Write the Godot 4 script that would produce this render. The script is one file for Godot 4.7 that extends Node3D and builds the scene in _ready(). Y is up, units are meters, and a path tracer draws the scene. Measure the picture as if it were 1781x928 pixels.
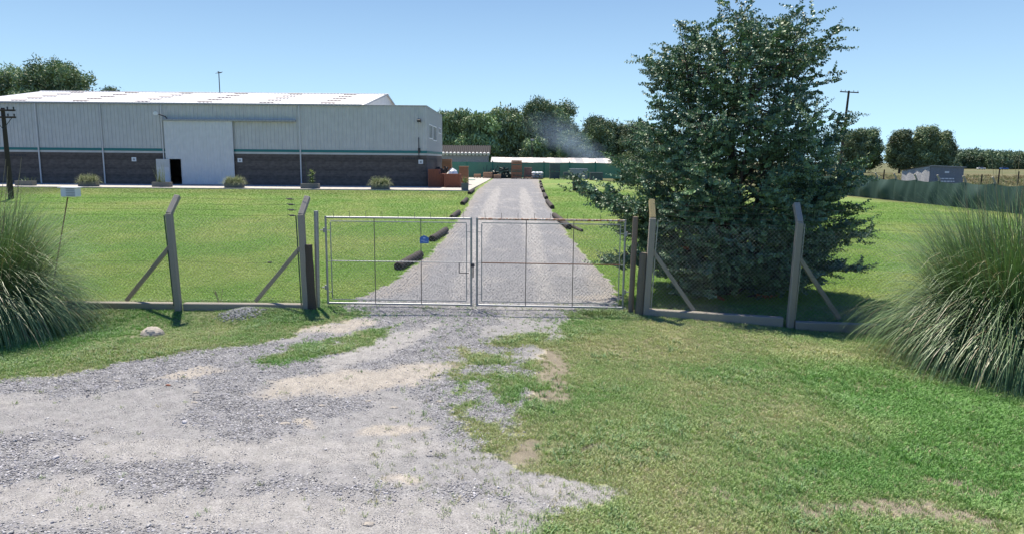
extends Node3D
# A gravel entrance with a wire gate, lawns, a warehouse and a blue gum tree. y is up, the camera looks along -z; "d" below is the distance along -z.

var rng := RandomNumberGenerator.new()
var n_edge := FastNoiseLite.new()
var n_big := FastNoiseLite.new()
var n_mid := FastNoiseLite.new()
var n_fine := FastNoiseLite.new()
var M := {}
var used := {}

# ---------------------------------------------------------------- helpers
func lin(r: float, g: float, b: float) -> Color:
	return Color(r, g, b).linear_to_srgb()

func mat(called: String, c: Color, rough := 0.8, metal := 0.0) -> StandardMaterial3D:
	var m := StandardMaterial3D.new()
	m.resource_name = called
	m.albedo_color = c.linear_to_srgb()
	m.roughness = rough
	m.metallic = metal
	M[called] = m
	return m

func noise_tex(sd: int, freq: float, lo: float, hi: float, size := 512, cellular := false, octaves := 4) -> NoiseTexture2D:
	var n := FastNoiseLite.new()
	n.seed = sd
	n.frequency = freq
	n.noise_type = FastNoiseLite.TYPE_CELLULAR if cellular else FastNoiseLite.TYPE_SIMPLEX_SMOOTH
	if cellular:
		n.cellular_return_type = FastNoiseLite.RETURN_CELL_VALUE
	n.fractal_octaves = octaves
	var g := Gradient.new()
	g.set_color(0, lin(lo, lo, lo))
	g.set_color(1, lin(hi, hi, hi))
	var t := NoiseTexture2D.new()
	t.width = size
	t.height = size
	t.seamless = true
	t.noise = n
	t.color_ramp = g
	return t

func height_tex(sd: int, freq: float, size := 512, cellular := false) -> NoiseTexture2D:
	var n := FastNoiseLite.new()
	n.seed = sd
	n.frequency = freq
	n.noise_type = FastNoiseLite.TYPE_CELLULAR if cellular else FastNoiseLite.TYPE_SIMPLEX_SMOOTH
	n.fractal_octaves = 3
	var t := NoiseTexture2D.new()
	t.width = size
	t.height = size
	t.seamless = true
	t.noise = n
	return t

func wear(m: StandardMaterial3D, tex: Texture2D, tile: float, bump: Texture2D = null, depth := 0.3) -> void:
	m.albedo_texture = tex
	m.uv1_triplanar = true
	m.uv1_world_triplanar = true
	m.uv1_scale = Vector3.ONE / tile
	if bump:
		m.heightmap_enabled = true
		m.heightmap_texture = bump
		m.heightmap_scale = depth

func new_st() -> SurfaceTool:
	var st := SurfaceTool.new()
	st.begin(Mesh.PRIMITIVE_TRIANGLES)
	return st

func quad(st: SurfaceTool, a: Vector3, b: Vector3, c: Vector3, d: Vector3, out: Vector3) -> void:
	var n := (b - a).cross(c - a)
	if n.length_squared() < 1e-14:
		n = (c - a).cross(d - a)
	if n.dot(out) > 0.0:
		var t := b
		b = d
		d = t
	else:
		n = -n
	st.set_normal(n.normalized())
	for v in [a, b, c, a, c, d]:
		st.add_vertex(v)

func face(st: SurfaceTool, v: Array) -> void:
	# flat leaf-like faces, three points each, normal and winding always agreeing
	for k in range(0, v.size(), 3):
		st.set_normal(((v[k + 2] - v[k]).cross(v[k + 1] - v[k])).normalized())
		for j in 3:
			st.add_vertex(v[k + j])

func tri(st: SurfaceTool, a: Vector3, b: Vector3, c: Vector3, out: Vector3) -> void:
	var n := (b - a).cross(c - a)
	if n.dot(out) > 0.0:
		var t := b
		b = c
		c = t
	else:
		n = -n
	st.set_normal(n.normalized())
	for v in [a, b, c]:
		st.add_vertex(v)

# box from corner to corner of a local frame, with chamfered edges
func box(st: SurfaceTool, centre: Vector3, size: Vector3, bevel := 0.0, basis := Basis()) -> void:
	var h := size * 0.5
	var k: float = min(bevel, min(h.x, min(h.y, h.z)) * 0.9)
	for ax in 3:
		var b1 := (ax + 1) % 3
		var b2 := (ax + 2) % 3
		for s in [-1.0, 1.0]:
			var o := Vector3.ZERO
			o[ax] = s
			var p := []
			for e in [[-1, -1], [1, -1], [1, 1], [-1, 1]]:
				var v := Vector3.ZERO
				v[ax] = s * h[ax]
				v[b1] = e[0] * (h[b1] - k)
				v[b2] = e[1] * (h[b2] - k)
				p.append(centre + basis * v)
			quad(st, p[0], p[1], p[2], p[3], basis * o)
	if k <= 0.0:
		return
	for ax in 3:
		var b1 := (ax + 1) % 3
		var b2 := (ax + 2) % 3
		for s1 in [-1.0, 1.0]:
			for s2 in [-1.0, 1.0]:
				var p := []
				for e in [[-1, 0], [1, 0], [1, 1], [-1, 1]]:
					var v := Vector3.ZERO
					v[ax] = e[0] * (h[ax] - k)
					v[b1] = s1 * (h[b1] - (k if e[1] == 1 else 0.0))
					v[b2] = s2 * (h[b2] - (0.0 if e[1] == 1 else k))
					p.append(centre + basis * v)
				var o := Vector3.ZERO
				o[b1] = s1
				o[b2] = s2
				quad(st, p[0], p[1], p[2], p[3], basis * o)
	for sx in [-1.0, 1.0]:
		for sy in [-1.0, 1.0]:
			for sz in [-1.0, 1.0]:
				var q := Vector3(sx * h.x, sy * h.y, sz * h.z)
				tri(st, centre + basis * (q - Vector3(0, sy * k, sz * k)), centre + basis * (q - Vector3(sx * k, 0, sz * k)), centre + basis * (q - Vector3(sx * k, sy * k, 0)), basis * Vector3(sx, sy, sz))

func box2(st: SurfaceTool, lo: Vector3, hi: Vector3, bevel := 0.0) -> void:
	box(st, (lo + hi) * 0.5, (hi - lo).abs(), bevel)

# four-sided bar between two points
func bar(st: SurfaceTool, a: Vector3, b: Vector3, w: float, t: float, bevel := 0.004) -> void:
	var y := (b - a).normalized()
	var x := y.cross(Vector3(0, 0, 1))
	if x.length() < 0.01:
		x = Vector3(1, 0, 0)
	x = x.normalized()
	box(st, (a + b) * 0.5, Vector3(w, (b - a).length(), t), bevel, Basis(x, y, x.cross(y)))

func tube(st: SurfaceTool, pts: Array, radii: Array, sides := 8, capped := true) -> void:
	var rings := []
	var prev := Vector3.ZERO
	for i in pts.size():
		var dir: Vector3
		if i == 0:
			dir = pts[1] - pts[0]
		elif i == pts.size() - 1:
			dir = pts[i] - pts[i - 1]
		else:
			dir = pts[i + 1] - pts[i - 1]
		dir = dir.normalized()
		var u := dir.cross(Vector3(0.3, 0.2, 1).normalized() if prev == Vector3.ZERO else prev)
		if prev != Vector3.ZERO:
			u = prev - dir * prev.dot(dir)
		if u.length() < 0.01:
			u = dir.cross(Vector3(1, 0, 0))
		u = u.normalized()
		prev = u
		var w := dir.cross(u)
		var ring := []
		for k in sides:
			var a := TAU * k / sides
			ring.append([pts[i] + (u * cos(a) + w * sin(a)) * radii[i], u * cos(a) + w * sin(a)])
		rings.append(ring)
	for i in pts.size() - 1:
		for k in sides:
			var k2 := (k + 1) % sides
			var q := [rings[i][k], rings[i][k2], rings[i + 1][k2], rings[i + 1][k]]
			var n: Vector3 = (q[1][0] - q[0][0]).cross(q[2][0] - q[0][0])
			var order := [0, 1, 2, 0, 2, 3]
			if n.dot(q[0][1]) > 0.0:
				order = [0, 2, 1, 0, 3, 2]
			for j in order:
				st.set_normal(q[j][1])
				st.add_vertex(q[j][0])
	if capped:
		for e in [0, pts.size() - 1]:
			var o: Vector3 = (pts[0] - pts[1]) if e == 0 else (pts[e] - pts[e - 1])
			for k in range(1, sides - 1):
				tri(st, rings[e][0][0], rings[e][k][0], rings[e][k + 1][0], o)

func rod(st: SurfaceTool, a: Vector3, b: Vector3, r: float, sides := 6) -> void:
	tube(st, [a, b], [r, r], sides)

func numbered(called: String) -> String:
	used[called] = used.get(called, 0) + 1
	return called if used[called] == 1 else "%s_%03d" % [called, used[called] - 1]

func obj(called: String, st, m: Material, parent: Node = null) -> MeshInstance3D:
	var o := MeshInstance3D.new()
	o.mesh = st.commit() if st is SurfaceTool else st
	o.material_override = m
	if parent == null:
		o.name = numbered(called)
		add_child(o)
	else:
		o.name = called
		parent.add_child(o, true)
	return o

func tag(o: Node, label: String, category: String, group := "", kind := "") -> Node:
	if label: o.set_meta("label", label)
	if category: o.set_meta("category", category)
	if group: o.set_meta("group", group)
	if kind: o.set_meta("kind", kind)
	return o

func thing(called: String, label: String, category: String, at := Vector3.ZERO, turn := 0.0, group := "") -> Node3D:
	var o := Node3D.new()
	o.name = numbered(called)
	add_child(o)
	o.position = at
	o.rotation.y = turn
	tag(o, label, category, group)
	return o

func structure(called: String, st, m: Material) -> MeshInstance3D:
	var o := obj(called, st, m)
	o.set_meta("kind", "structure")
	return o

func scatter(called: String, mesh: Mesh, m: Material, places: Array, tints: Array, parent: Node = null) -> MultiMeshInstance3D:
	var mm := MultiMesh.new()
	mm.transform_format = MultiMesh.TRANSFORM_3D
	mm.use_colors = true
	mm.mesh = mesh
	mm.instance_count = places.size()
	for i in places.size():
		mm.set_instance_transform(i, places[i])
		mm.set_instance_color(i, tints[i])
	var o := MultiMeshInstance3D.new()
	o.multimesh = mm
	o.material_override = m
	if parent == null:
		o.name = numbered(called)
		add_child(o)
	else:
		o.name = called
		parent.add_child(o, true)
	o.set_meta("kind", "stuff")
	return o

func rr(a: float, b: float) -> float:
	return rng.randf_range(a, b)

# ---------------------------------------------------------------- the lie of the land
func terr(x: float, d: float) -> float:
	var y := 0.9 * clampf((d - 17.0) / 40.0, 0.0, 1.0) * (1.0 - smoothstep(7.0, 20.0, x))
	if d < 40.0:
		var f := smoothstep(3.0, 6.0, d) * (1.0 - smoothstep(28.0, 40.0, d))
		y += f * 0.05 * n_big.get_noise_2d(x * 2.0, d * 2.0)
		if d < 18.0:
			# shallow swale along the road side of the fence, away from the gate
			var side: float = smoothstep(4.6, 7.0, -x) + smoothstep(3.6, 6.5, x)
			y -= 0.13 * side * exp(-pow((d - 14.2) / 0.9, 2.0))
			y += 0.11 * exp(-pow((x + 5.81) / 0.4, 2.0) - pow((d - 15.0) / 0.42, 2.0))
			y += 0.07 * exp(-pow((x + 5.2) / 1.1, 2.0) - pow((d - 15.2) / 0.5, 2.0))
	return y

func P(x: float, d: float, up := 0.0) -> Vector3:
	return Vector3(x, terr(x, d) + up, -d)

const GRAVEL := [-9.97, 10.01, -7.74, 10.41, -6.93, 10.51, -6.49, 11.31, -5.81, 11.85, -5.06, 12.46, -4.48, 12.89, -4.13, 13.51, -3.78, 14.33, -3.11, 15.13, -3.9, 16.0, -3.55, 17.5, -3.1, 20.0, -2.75, 24.0, -2.7, 40.0, -2.9, 57.0, -2.5, 96.0, 3.4, 96.0, 2.45, 60.0, 2.2, 40.0, 2.4, 26.0, 2.75, 18.6, 2.5, 16.0, 1.21, 15.4, 1.07, 13.6, 0.64, 12.73, 0.37, 10.64, 0.13, 9.12, -0.05, 8.15, -0.24, 7.65, 0.33, 7.36, 0.81, 7.11, 1.16, 6.86, 0.99, 6.65, 0.55, 6.49, 0.23, 6.19, 0.07, 5.76, 0.06, 5.02, 0.1, 2.0, -25.0, 2.0, -25.0, 9.0]
const ISLAND := [-4.3, 11.5, -3.82, 12.46, -3.25, 13.55, -2.35, 14.26, -2.61, 12.61, -3.22, 11.75, -3.83, 11.24]
const SPARSE := [-1.03, 12.46, 1.17, 14.6, 0.79, 8.35, -0.24, 7.65, -0.75, 9.12, -1.02, 11.21]
# x, d, half length, half width, turn
const SAND := [[-1.78, 10.74, 1.2, 0.42, 0.77], [-2.86, 10.41, 1.03, 0.5, 0.62], [-1.51, 8.58, 0.43, 0.2, 0.22], [-2.57, 8.75, 0.17, 0.17, 0.46], [-3.62, 13.93, 0.57, 0.4, 0.35], [0.55, 9.88, 0.35, 0.3, 0.56], [0.18, 7.86, 0.38, 0.19, 0.97], [0.71, 11.27, 0.28, 1.3, 0.03], [-5.03, 10.79, 0.5, 0.25, 0.54], [3.08, 6.59, 0.4, 0.14, 0.05], [3.76, 6.5, 0.8, 0.2, -0.13], [4.44, 6.3, 0.5, 0.17, -0.21], [2.05, 6.77, 0.16, 0.14, 0.0], [4.92, 6.9, 0.45, 0.13, 0.05], [4.6, 7.15, 0.31, 0.09, 0.02], [0.91, 8.16, 0.17, 0.13, 0.05], [-3.22, 14.46, 0.48, 0.36, 0.0], [2.3, 17.4, 0.7, 0.5, 0.2], [-6.95, 13.4, 0.4, 0.12, 0.2], [-1.2, 7.1, 0.25, 0.12, 0.3]]
const FINES := [[-2.94, 7.91, 2.6, 0.42, 0.02], [-3.29, 6.4, 1.85, 0.4, 0.01], [-1.03, 6.3, 1.5, 0.5, 0.03], [0.49, 6.96, 0.66, 0.23, -0.38], [-4.69, 6.6, 0.9, 0.48, 0.02], [-2.3, 12.6, 1.9, 0.42, 1.15], [-1.3, 40.0, 24.0, 0.42, 1.57], [0.85, 40.0, 24.0, 0.42, 1.57], [-1.6, 5.2, 4.0, 0.55, 0.0], [-7.5, 9.2, 0.9, 0.4, 0.1]]
var poly_gravel := PackedVector2Array()
var poly_island := PackedVector2Array()
var poly_sparse := PackedVector2Array()

func in_spots(spots: Array, x: float, d: float) -> float:
	var best := 0.0
	for s in spots:
		var dx: float = x - s[0]
		var dd: float = d - s[1]
		if absf(dx) > s[2] + s[3] + 0.4 or absf(dd) > s[2] + s[3] + 0.4:
			continue
		var c := cos(s[4])
		var n := sin(s[4])
		var q := Vector2((dx * c + dd * n) / s[2], (-dx * n + dd * c) / s[3]).length()
		best = maxf(best, 1.0 - smoothstep(0.7, 1.25, q))
	return best

# what lies at a place: x = gravel share, y = sand share, z = fines share, w = grass density
func cover(x: float, d: float) -> Vector4:
	var far := d > 17.0
	var wob: float = 0.22 if not far else 0.16
	var px := x + wob * n_edge.get_noise_2d(x * 3.0, d * 3.0) + 0.12 * n_fine.get_noise_2d(x, d)
	var pd := d + wob * n_edge.get_noise_2d(x * 3.0 + 71.0, d * 3.0) + 0.12 * n_fine.get_noise_2d(x + 31.0, d)
	var v := Vector4.ZERO
	var p := Vector2(px, pd)
	var gravel := d < 97.0 and absf(x) < 26.0 and Geometry2D.is_point_in_polygon(p, poly_gravel)
	if gravel and d < 15.0:
		if Geometry2D.is_point_in_polygon(p, poly_island):
			gravel = n_edge.get_noise_2d(x * 5.0, d * 5.0) > 0.42
		elif Geometry2D.is_point_in_polygon(p, poly_sparse):
			gravel = n_edge.get_noise_2d(x * 4.0 + 9.0, d * 2.6) + 0.7 * n_fine.get_noise_2d(x * 0.7, d * 0.6) < 0.12 - 0.2 * smoothstep(-0.6, 0.8, x)
	if d < 18.0:
		v.y = in_spots(SAND, px, pd)
	if gravel:
		v.x = 1.0
		if d < 66.0:
			v.z = in_spots(FINES, px, pd)
		if v.z < 0.5 and n_mid.get_noise_2d(x * 0.8, d * 0.8) > 0.28:
			v.z = maxf(v.z, 0.5)
		if far:
			# sandy edge of the drive
			var edge: float = minf(x + 3.2 + clampf((17.5 - d) * 0.2, -0.4, 0.4), 2.6 - x)
			v.y = maxf(v.y, 0.75 * (1.0 - smoothstep(0.1, 0.75, edge + 0.35 * n_edge.get_noise_2d(x * 4.0, d))))
		elif d > 14.6:
			v.w = 0.3 * smoothstep(0.15, 0.4, n_edge.get_noise_2d(x * 3.0, d * 6.0))
		return v
	v.w = clampf(0.72 + 0.8 * n_mid.get_noise_2d(x, d) + 0.55 * n_edge.get_noise_2d(x * 4.0 + 3.0, d * 4.0), 0.12, 1.0)
	if d > 16.5: v.w = 1.0
	if v.y > 0.3:
		v.w *= clampf(1.1 - v.y * 1.3, 0.03, 1.0)
	return v

func dryness(x: float, d: float) -> float:
	# straw share of the turf: a worn verge by the gate, fresher towards the clump of tall grass
	var a := 0.37 + 0.75 * n_mid.get_noise_2d(x * 0.7 + 40.0, d * 0.7) + 0.3 * n_edge.get_noise_2d(x * 2.0, d * 2.0 + 17.0)
	if d < 16.0:
		a += 0.42 * exp(-pow((x - 2.6) / 2.0, 2.0) - pow((d - 13.2) / 2.0, 2.0))
		a -= 0.4 * exp(-pow((x - 6.5) / 1.6, 2.0) - pow((d - 10.0) / 1.6, 2.0))
	return clampf(a, 0.0, 1.0)

func turf_tint(x: float, d: float) -> Color:
	var t := dryness(x, d)
	var c := Color(0.155, 0.325, 0.075).lerp(Color(0.50, 0.49, 0.24), t * 0.85)
	if d > 16.5:
		c = Color(0.215, 0.385, 0.06).lerp(Color(0.44, 0.48, 0.15), clampf(t * 0.6 + 0.5 * n_big.get_noise_2d(x * 1.5 + 9.0, d * 1.1), 0.0, 0.9))
		if d > 48.0 and x < -3.0:
			c = c.lerp(Color(0.20, 0.18, 0.06), 0.55 * smoothstep(48.0, 53.0, d) * (0.6 + 0.8 * n_mid.get_noise_2d(x * 2.0, d * 3.0)))
	return c

func build_ground() -> void:
	var xs := []
	var x := -10.5
	while x < 10.51:
		xs.append(x)
		x += 0.07
	var step := 0.12
	var right := 10.6
	while right < 3500.0:
		xs.append(right)
		xs.push_front(-right)
		step *= 1.13
		right += step
	var ds := [-60.0, -30.0, -12.0, -4.0, 0.0, 2.0, 3.0, 3.6]
	var d := 4.0
	while d < 17.5:
		ds.append(d)
		d += 0.07
	step = 0.1
	while d < 4000.0:
		ds.append(d)
		step = minf(step * 1.03, 0.7) if d < 97.0 else step * 1.25
		d += step
	var nx := xs.size()
	var nd := ds.size()
	var pos := PackedVector3Array()
	var nor := PackedVector3Array()
	var col := PackedColorArray()
	var gravelly := PackedByteArray()
	pos.resize(nx * nd)
	nor.resize(nx * nd)
	col.resize(nx * nd)
	gravelly.resize(nx * nd)
	for j in nd:
		for i in nx:
			var k := j * nx + i
			var px: float = xs[i]
			var pd: float = ds[j]
			var y := terr(px, pd)
			var c: Color
			if pd < 100.0 and absf(px) < 34.0:
				var v := cover(px, pd)
				var n := n_fine.get_noise_2d(px * 1.7, pd * 1.7)
				if v.x > 0.5:
					c = Color(0.235, 0.235, 0.242).lerp(Color(0.345, 0.333, 0.318), v.z * 0.9)
					c = c.lerp(Color(0.43, 0.385, 0.32) if pd < 16.0 else Color(0.32, 0.285, 0.245), v.y * 0.75)
					c *= 1.0 + 0.22 * n
					gravelly[k] = 1
					if pd < 17.0: y += 0.008 * n_edge.get_noise_2d(px * 9.0, pd * 9.0)
				else:
					c = Color(0.33, 0.27, 0.18).lerp(turf_tint(px, pd), 0.6 if pd < 17.0 else 0.9)
					c = c.lerp(Color(0.47, 0.40, 0.30), v.y * 0.9)
					c *= 1.0 + 0.3 * n
			else:
				var t := 0.5 + 0.5 * n_big.get_noise_2d(px * 0.2, pd * 0.1)
				c = Color(0.10, 0.135, 0.035).lerp(Color(0.22, 0.19, 0.09), t if px > 0.0 else t * 0.3)
			if pd > 55.9 and pd < 98.0 and px < -3.2 and px > -60.0:
				y -= 0.12
			c.a = 1.0
			pos[k] = Vector3(px, y, -pd)
			col[k] = c
	for j in nd:
		for i in nx:
			var l := j * nx + maxi(i - 1, 0)
			var r := j * nx + mini(i + 1, nx - 1)
			var b := maxi(j - 1, 0) * nx + i
			var f := mini(j + 1, nd - 1) * nx + i
			nor[j * nx + i] = (pos[r] - pos[l]).cross(pos[f] - pos[b]).normalized()
			if nor[j * nx + i].y < 0.0:
				nor[j * nx + i] = -nor[j * nx + i]
	var parts := [PackedInt32Array(), PackedInt32Array()]
	for j in nd - 1:
		for i in nx - 1:
			var a := j * nx + i
			var g := gravelly[a] + gravelly[a + 1] + gravelly[a + nx] + gravelly[a + nx + 1]
			parts[1 if g >= 2 else 0].append_array(PackedInt32Array([a, a + nx, a + 1, a + 1, a + nx, a + nx + 1]))
	for w in 2:
		var arr := []
		arr.resize(Mesh.ARRAY_MAX)
		var map := {}
		var p2 := PackedVector3Array()
		var n2 := PackedVector3Array()
		var c2 := PackedColorArray()
		var idx := PackedInt32Array()
		for k in parts[w]:
			if not map.has(k):
				map[k] = p2.size()
				p2.append(pos[k])
				n2.append(nor[k])
				c2.append(col[k])
			idx.append(map[k])
		arr[Mesh.ARRAY_VERTEX] = p2
		arr[Mesh.ARRAY_NORMAL] = n2
		arr[Mesh.ARRAY_COLOR] = c2
		arr[Mesh.ARRAY_INDEX] = idx
		var mesh := ArrayMesh.new()
		mesh.add_surface_from_arrays(Mesh.PRIMITIVE_TRIANGLES, arr)
		var o := structure("ground" if w == 0 else "gravel_driveway", mesh, M.turf if w == 0 else M.gravel)
		o.set_meta("label", "mown lawn and worn grass verge reaching out to the flat fields" if w == 0 else "grey crushed stone drive spreading out from the gate to the road")

func grass_mesh(blades: int, height: float, width: float, spread: float, lean: float, sd: int) -> Mesh:
	var r := RandomNumberGenerator.new()
	r.seed = sd
	var st := new_st()
	for b in blades:
		var az := r.randf() * TAU
		var foot := Vector3(cos(az), 0, sin(az)) * spread * sqrt(r.randf())
		var az2 := az + r.randf_range(-0.9, 0.9)
		var out := Vector3(cos(az2), 0, sin(az2))
		var side := Vector3(-sin(az2), 0, cos(az2)) * width * 0.5
		var h := height * r.randf_range(0.55, 1.1)
		var l := lean * r.randf_range(0.3, 1.2)
		var a := foot
		var m := foot + Vector3(0, h * 0.6, 0) + out * h * l * 0.35
		var t := foot + Vector3(0, h * (1.0 - 0.25 * l), 0) + out * h * l
		face(st, [a - side, a + side, m + side * 0.8, a - side, m + side * 0.8, m - side * 0.8, m - side * 0.8, m + side * 0.8, t])
	return st.commit()

func stone_mesh(sd: int) -> Mesh:
	var r := RandomNumberGenerator.new()
	r.seed = sd
	var st := new_st()
	var rows := [[Vector3(0, 0.62, 0)], [], [], [Vector3(0, -0.5, 0)]]
	for k in 5:
		var a := TAU * k / 5.0
		rows[1].append(Vector3(cos(a) * 0.75, 0.4, sin(a) * 0.75) * r.randf_range(0.75, 1.2))
		rows[2].append(Vector3(cos(a + 0.6) * 1.0, -0.25, sin(a + 0.6) * 1.0) * r.randf_range(0.75, 1.2))
	for k in 5:
		var k2 := (k + 1) % 5
		for t in [[rows[0][0], rows[1][k], rows[1][k2]], [rows[1][k], rows[2][k], rows[1][k2]], [rows[1][k2], rows[2][k], rows[2][k2]], [rows[2][k], rows[3][0], rows[2][k2]]]:
			tri(st, t[0], t[1], t[2], t[0] + t[1] + t[2])
	return st.commit()

func scatter_ground() -> void:
	var tuft_a := grass_mesh(11, 1.0, 0.10, 0.55, 0.7, 5)
	var tuft_b := grass_mesh(13, 1.0, 0.085, 0.35, 1.0, 9)
	var places := []
	var tints := []
	var weeds := []
	var weed_tints := []
	var stones := []
	var stone_tints := []
	var d := 5.2
	# verge and forecourt
	while d < 16.6:
		var rowstep := 0.022 + (d - 5.2) * 0.0014
		var half := 0.76 * d + 1.6
		var x := -half
		while x < half:
			x += rowstep * rr(0.5, 1.5)
			var dd := d + rr(-0.5, 0.5) * rowstep
			var soft := 0.02 + 0.34 * rng.randf() * rng.randf()
			var v := cover(x + rng.randfn() * soft, dd + rng.randfn() * soft)
			var t := rng.randf()
			if v.x > 0.5:
				if t < 0.95 - 0.3 * v.y:
					var s := rr(0.006, 0.0135) * (1.0 + 0.5 * rng.randf() * rng.randf()) * (0.42 if v.z > 0.4 or v.y > 0.3 else 1.0)
					if rng.randf() < 0.003: s *= 2.3
					var b := Basis.from_euler(Vector3(rr(-0.5, 0.5), rr(0, TAU), rr(-0.5, 0.5))).scaled_local(Vector3(s * rr(0.8, 1.5), s * rr(0.6, 1.0), s))
					stones.append(Transform3D(b, P(x, dd, s * 0.25)))
					var g := rr(0.17, 0.44) if v.z < 0.4 and v.y < 0.3 else rr(0.27, 0.43)
					if rng.randf() < 0.05: g = rr(0.4, 0.6)
					stone_tints.append(Color(g, g * 0.975, g * rr(0.92, 1.02)))
				var stray := 0.02 if x > -1.6 and x < 1.4 and dd > 6.3 and dd < 15.0 else 0.0015
				if rng.randf() > v.w + stray:
					continue
			elif rng.randf() > v.w * 0.92:
				continue
			var wild := n_edge.get_noise_2d(x * 1.4 + 5.0, dd * 1.4)
			var h := rr(0.028, 0.055) * (1.0 + 0.5 * maxf(wild, 0.0))
			if x > 4.5 and dd < 12.5: h *= 1.35
			var c := turf_tint(x, dd) * rr(0.7, 1.35)
			if rng.randf() < 0.2 * dryness(x, dd) + 0.02:
				c = Color(0.50, 0.44, 0.26) * rr(0.7, 1.2)
			c.a = 1.0
			places.append(Transform3D(Basis(Vector3.UP, rr(0, TAU)).scaled_local(Vector3(h * 1.1, h, h * 1.1)), P(x, dd, -0.004)))
			tints.append(c)
			if wild > 0.1 and rng.randf() < 0.06 * wild / 0.3 and v.x < 0.5:
				var w := rr(0.05, 0.13)
				weeds.append(Transform3D(Basis(Vector3.UP, rr(0, TAU)).scaled_local(Vector3(w, w * 0.75, w)), P(x, dd, -0.004)))
				var q := Color(0.16, 0.27, 0.105) * rr(0.75, 1.3)
				q.a = 1.0
				weed_tints.append(q)
		d += rowstep
	print("verge ", places.size(), " stones ", stones.size(), " weeds ", weeds.size())
	tag(scatter("verge_grass", tuft_a, M.blade, places, tints), "short patchy grass on the verge outside the fence", "grass")
	tag(scatter("verge_weeds", tuft_b, M.blade, weeds, weed_tints), "broad bladed weeds sprouting in the grass verge", "weeds")
	places = []
	tints = []
	# lawn behind the fence
	d = 16.4
	while d < 61.0:
		var rowstep := 0.05 + (d - 16.4) * 0.005
		var x := -0.76 * d - 1.0
		var end := minf(0.76 * d + 1.0, 33.8)
		while x < end:
			x += rowstep * rr(0.5, 1.5)
			var dd := d + rr(-0.5, 0.5) * rowstep
			if dd > 55.6 and x < -3.0:
				continue
			if x > -4.6 and x < 3.6 and cover(x, dd).x > 0.5:
				if dd < 46.0 and rng.randf() < 0.8:
					var s := rr(0.008, 0.02)
					stones.append(Transform3D(Basis.from_euler(Vector3(rr(-0.5, 0.5), rr(0, TAU), 0)).scaled_local(Vector3(s * rr(0.8, 1.4), s * 0.8, s)), P(x, dd, s * 0.2)))
					var g := rr(0.2, 0.42)
					stone_tints.append(Color(g, g * 0.995, g * 1.01))
				continue
			var h := rr(0.03, 0.05) * (1.0 + (d - 16.4) * 0.022)
			var c := turf_tint(x, dd) * rr(0.75, 1.3)
			c.a = 1.0
			places.append(Transform3D(Basis(Vector3.UP, rr(0, TAU)).scaled_local(Vector3(h * 1.6, h, h * 1.6)), P(x, dd, -0.004)))
			tints.append(c)
		d += rowstep
	print("lawn ", places.size(), " stones ", stones.size())
	tag(scatter("lawn_grass", tuft_a, M.blade, places, tints), "mown bright green lawn on both sides of the drive", "grass")
	tag(scatter("crushed_stone", stone_mesh(3), M.stone, stones, stone_tints), "loose grey crushed stone lying on the drive", "gravel")

# ---------------------------------------------------------------- fence and gate
func concrete_post(fence: Node, x: float, d: float, lean: float, foot: float, brace_dx: float, brace_dd: float, yellow := false) -> void:
	var base := P(x, d, -0.3)
	var top := Vector3(x + lean, 2.14, -d)
	var st := new_st()
	bar(st, base, top, 0.135, 0.12, 0.014)
	var post := obj("post", st, M.concrete, fence)
	st = new_st()
	bar(st, top + Vector3(0, -0.02, 0.0), top + Vector3(0.07 if lean < 0.0 else 0.02, 0.36, -0.3), 0.125, 0.11, 0.01)
	var arm := obj("arm", st, M.lichen if yellow else M.pale_concrete, post)
	if yellow: arm.set_meta("label", "yellowed upper arm of the post")
	st = new_st()
	bar(st, Vector3(x + lean * 0.65 + signf(brace_dx) * 0.06, 1.42, -d - 0.02), Vector3(x + brace_dx, 0.12, -d - brace_dd), 0.085, 0.08, 0.006)
	obj("brace", st, M.concrete, post)
	st = new_st()
	var s := signf(brace_dx)
	bar(st, Vector3(x + s * 0.115, 0.1, -d - 0.01), Vector3(x + lean + s * 0.115, 2.1, -d - 0.01), 0.025, 0.012, 0.002)
	obj("tension_bar", st, M.green_bar if s < 0 else M.galvanised, post)

func wire_panel(fence: Node, a: Vector3, b: Vector3, y0: float, y1: float, called := "wire_mesh", pitch := 0.085, r := 0.0017) -> void:
	var st := new_st()
	var len := Vector2(b.x - a.x, b.z - a.z).length()
	var ux := Vector3(b.x - a.x, 0, b.z - a.z) / len
	var hgt := y1 - y0
	for s in [0, 1]:
		var u := -hgt
		while u < len:
			# diagonal from (u, 0) to (u + hgt, hgt), clipped to the panel
			var t0 := maxf(0.0, -u)
			var t1 := minf(hgt, len - u)
			if t1 - t0 > 0.02:
				var off := Vector3(0, 0, 0.003 if s == 0 else -0.003)
				var p := a + ux * (u + t0 if s == 0 else len - u - t0)
				var q := a + ux * (u + t1 if s == 0 else len - u - t1)
				p.y = y0 + t0
				q.y = y0 + t1
				tube(st, [p + off, q + off], [r, r], 3, false)
			u += pitch
	obj(called, st, M.galvanised, fence).set_meta("kind", "stuff")

func strand(fence: Node, called: String, pts: Array, r: float, barbed: bool) -> void:
	var st := new_st()
	for i in pts.size() - 1:
		var a: Vector3 = pts[i]
		var b: Vector3 = pts[i + 1]
		var mid := (a + b) * 0.5 + Vector3(0, -0.025, 0)
		tube(st, [a, mid, b], [r, r, r], 3, false)
		if barbed:
			var n := int((b - a).length() / 0.13)
			for k in n:
				var t := (k + 0.5) / n
				var c := a.lerp(mid, t * 2.0) if t < 0.5 else mid.lerp(b, t * 2.0 - 1.0)
				tube(st, [c + Vector3(0.004, -0.016, 0.01), c + Vector3(-0.004, 0.016, -0.01)], [0.0012, 0.0012], 3, false)
	obj(called, st, M.old_wire, fence)

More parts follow.
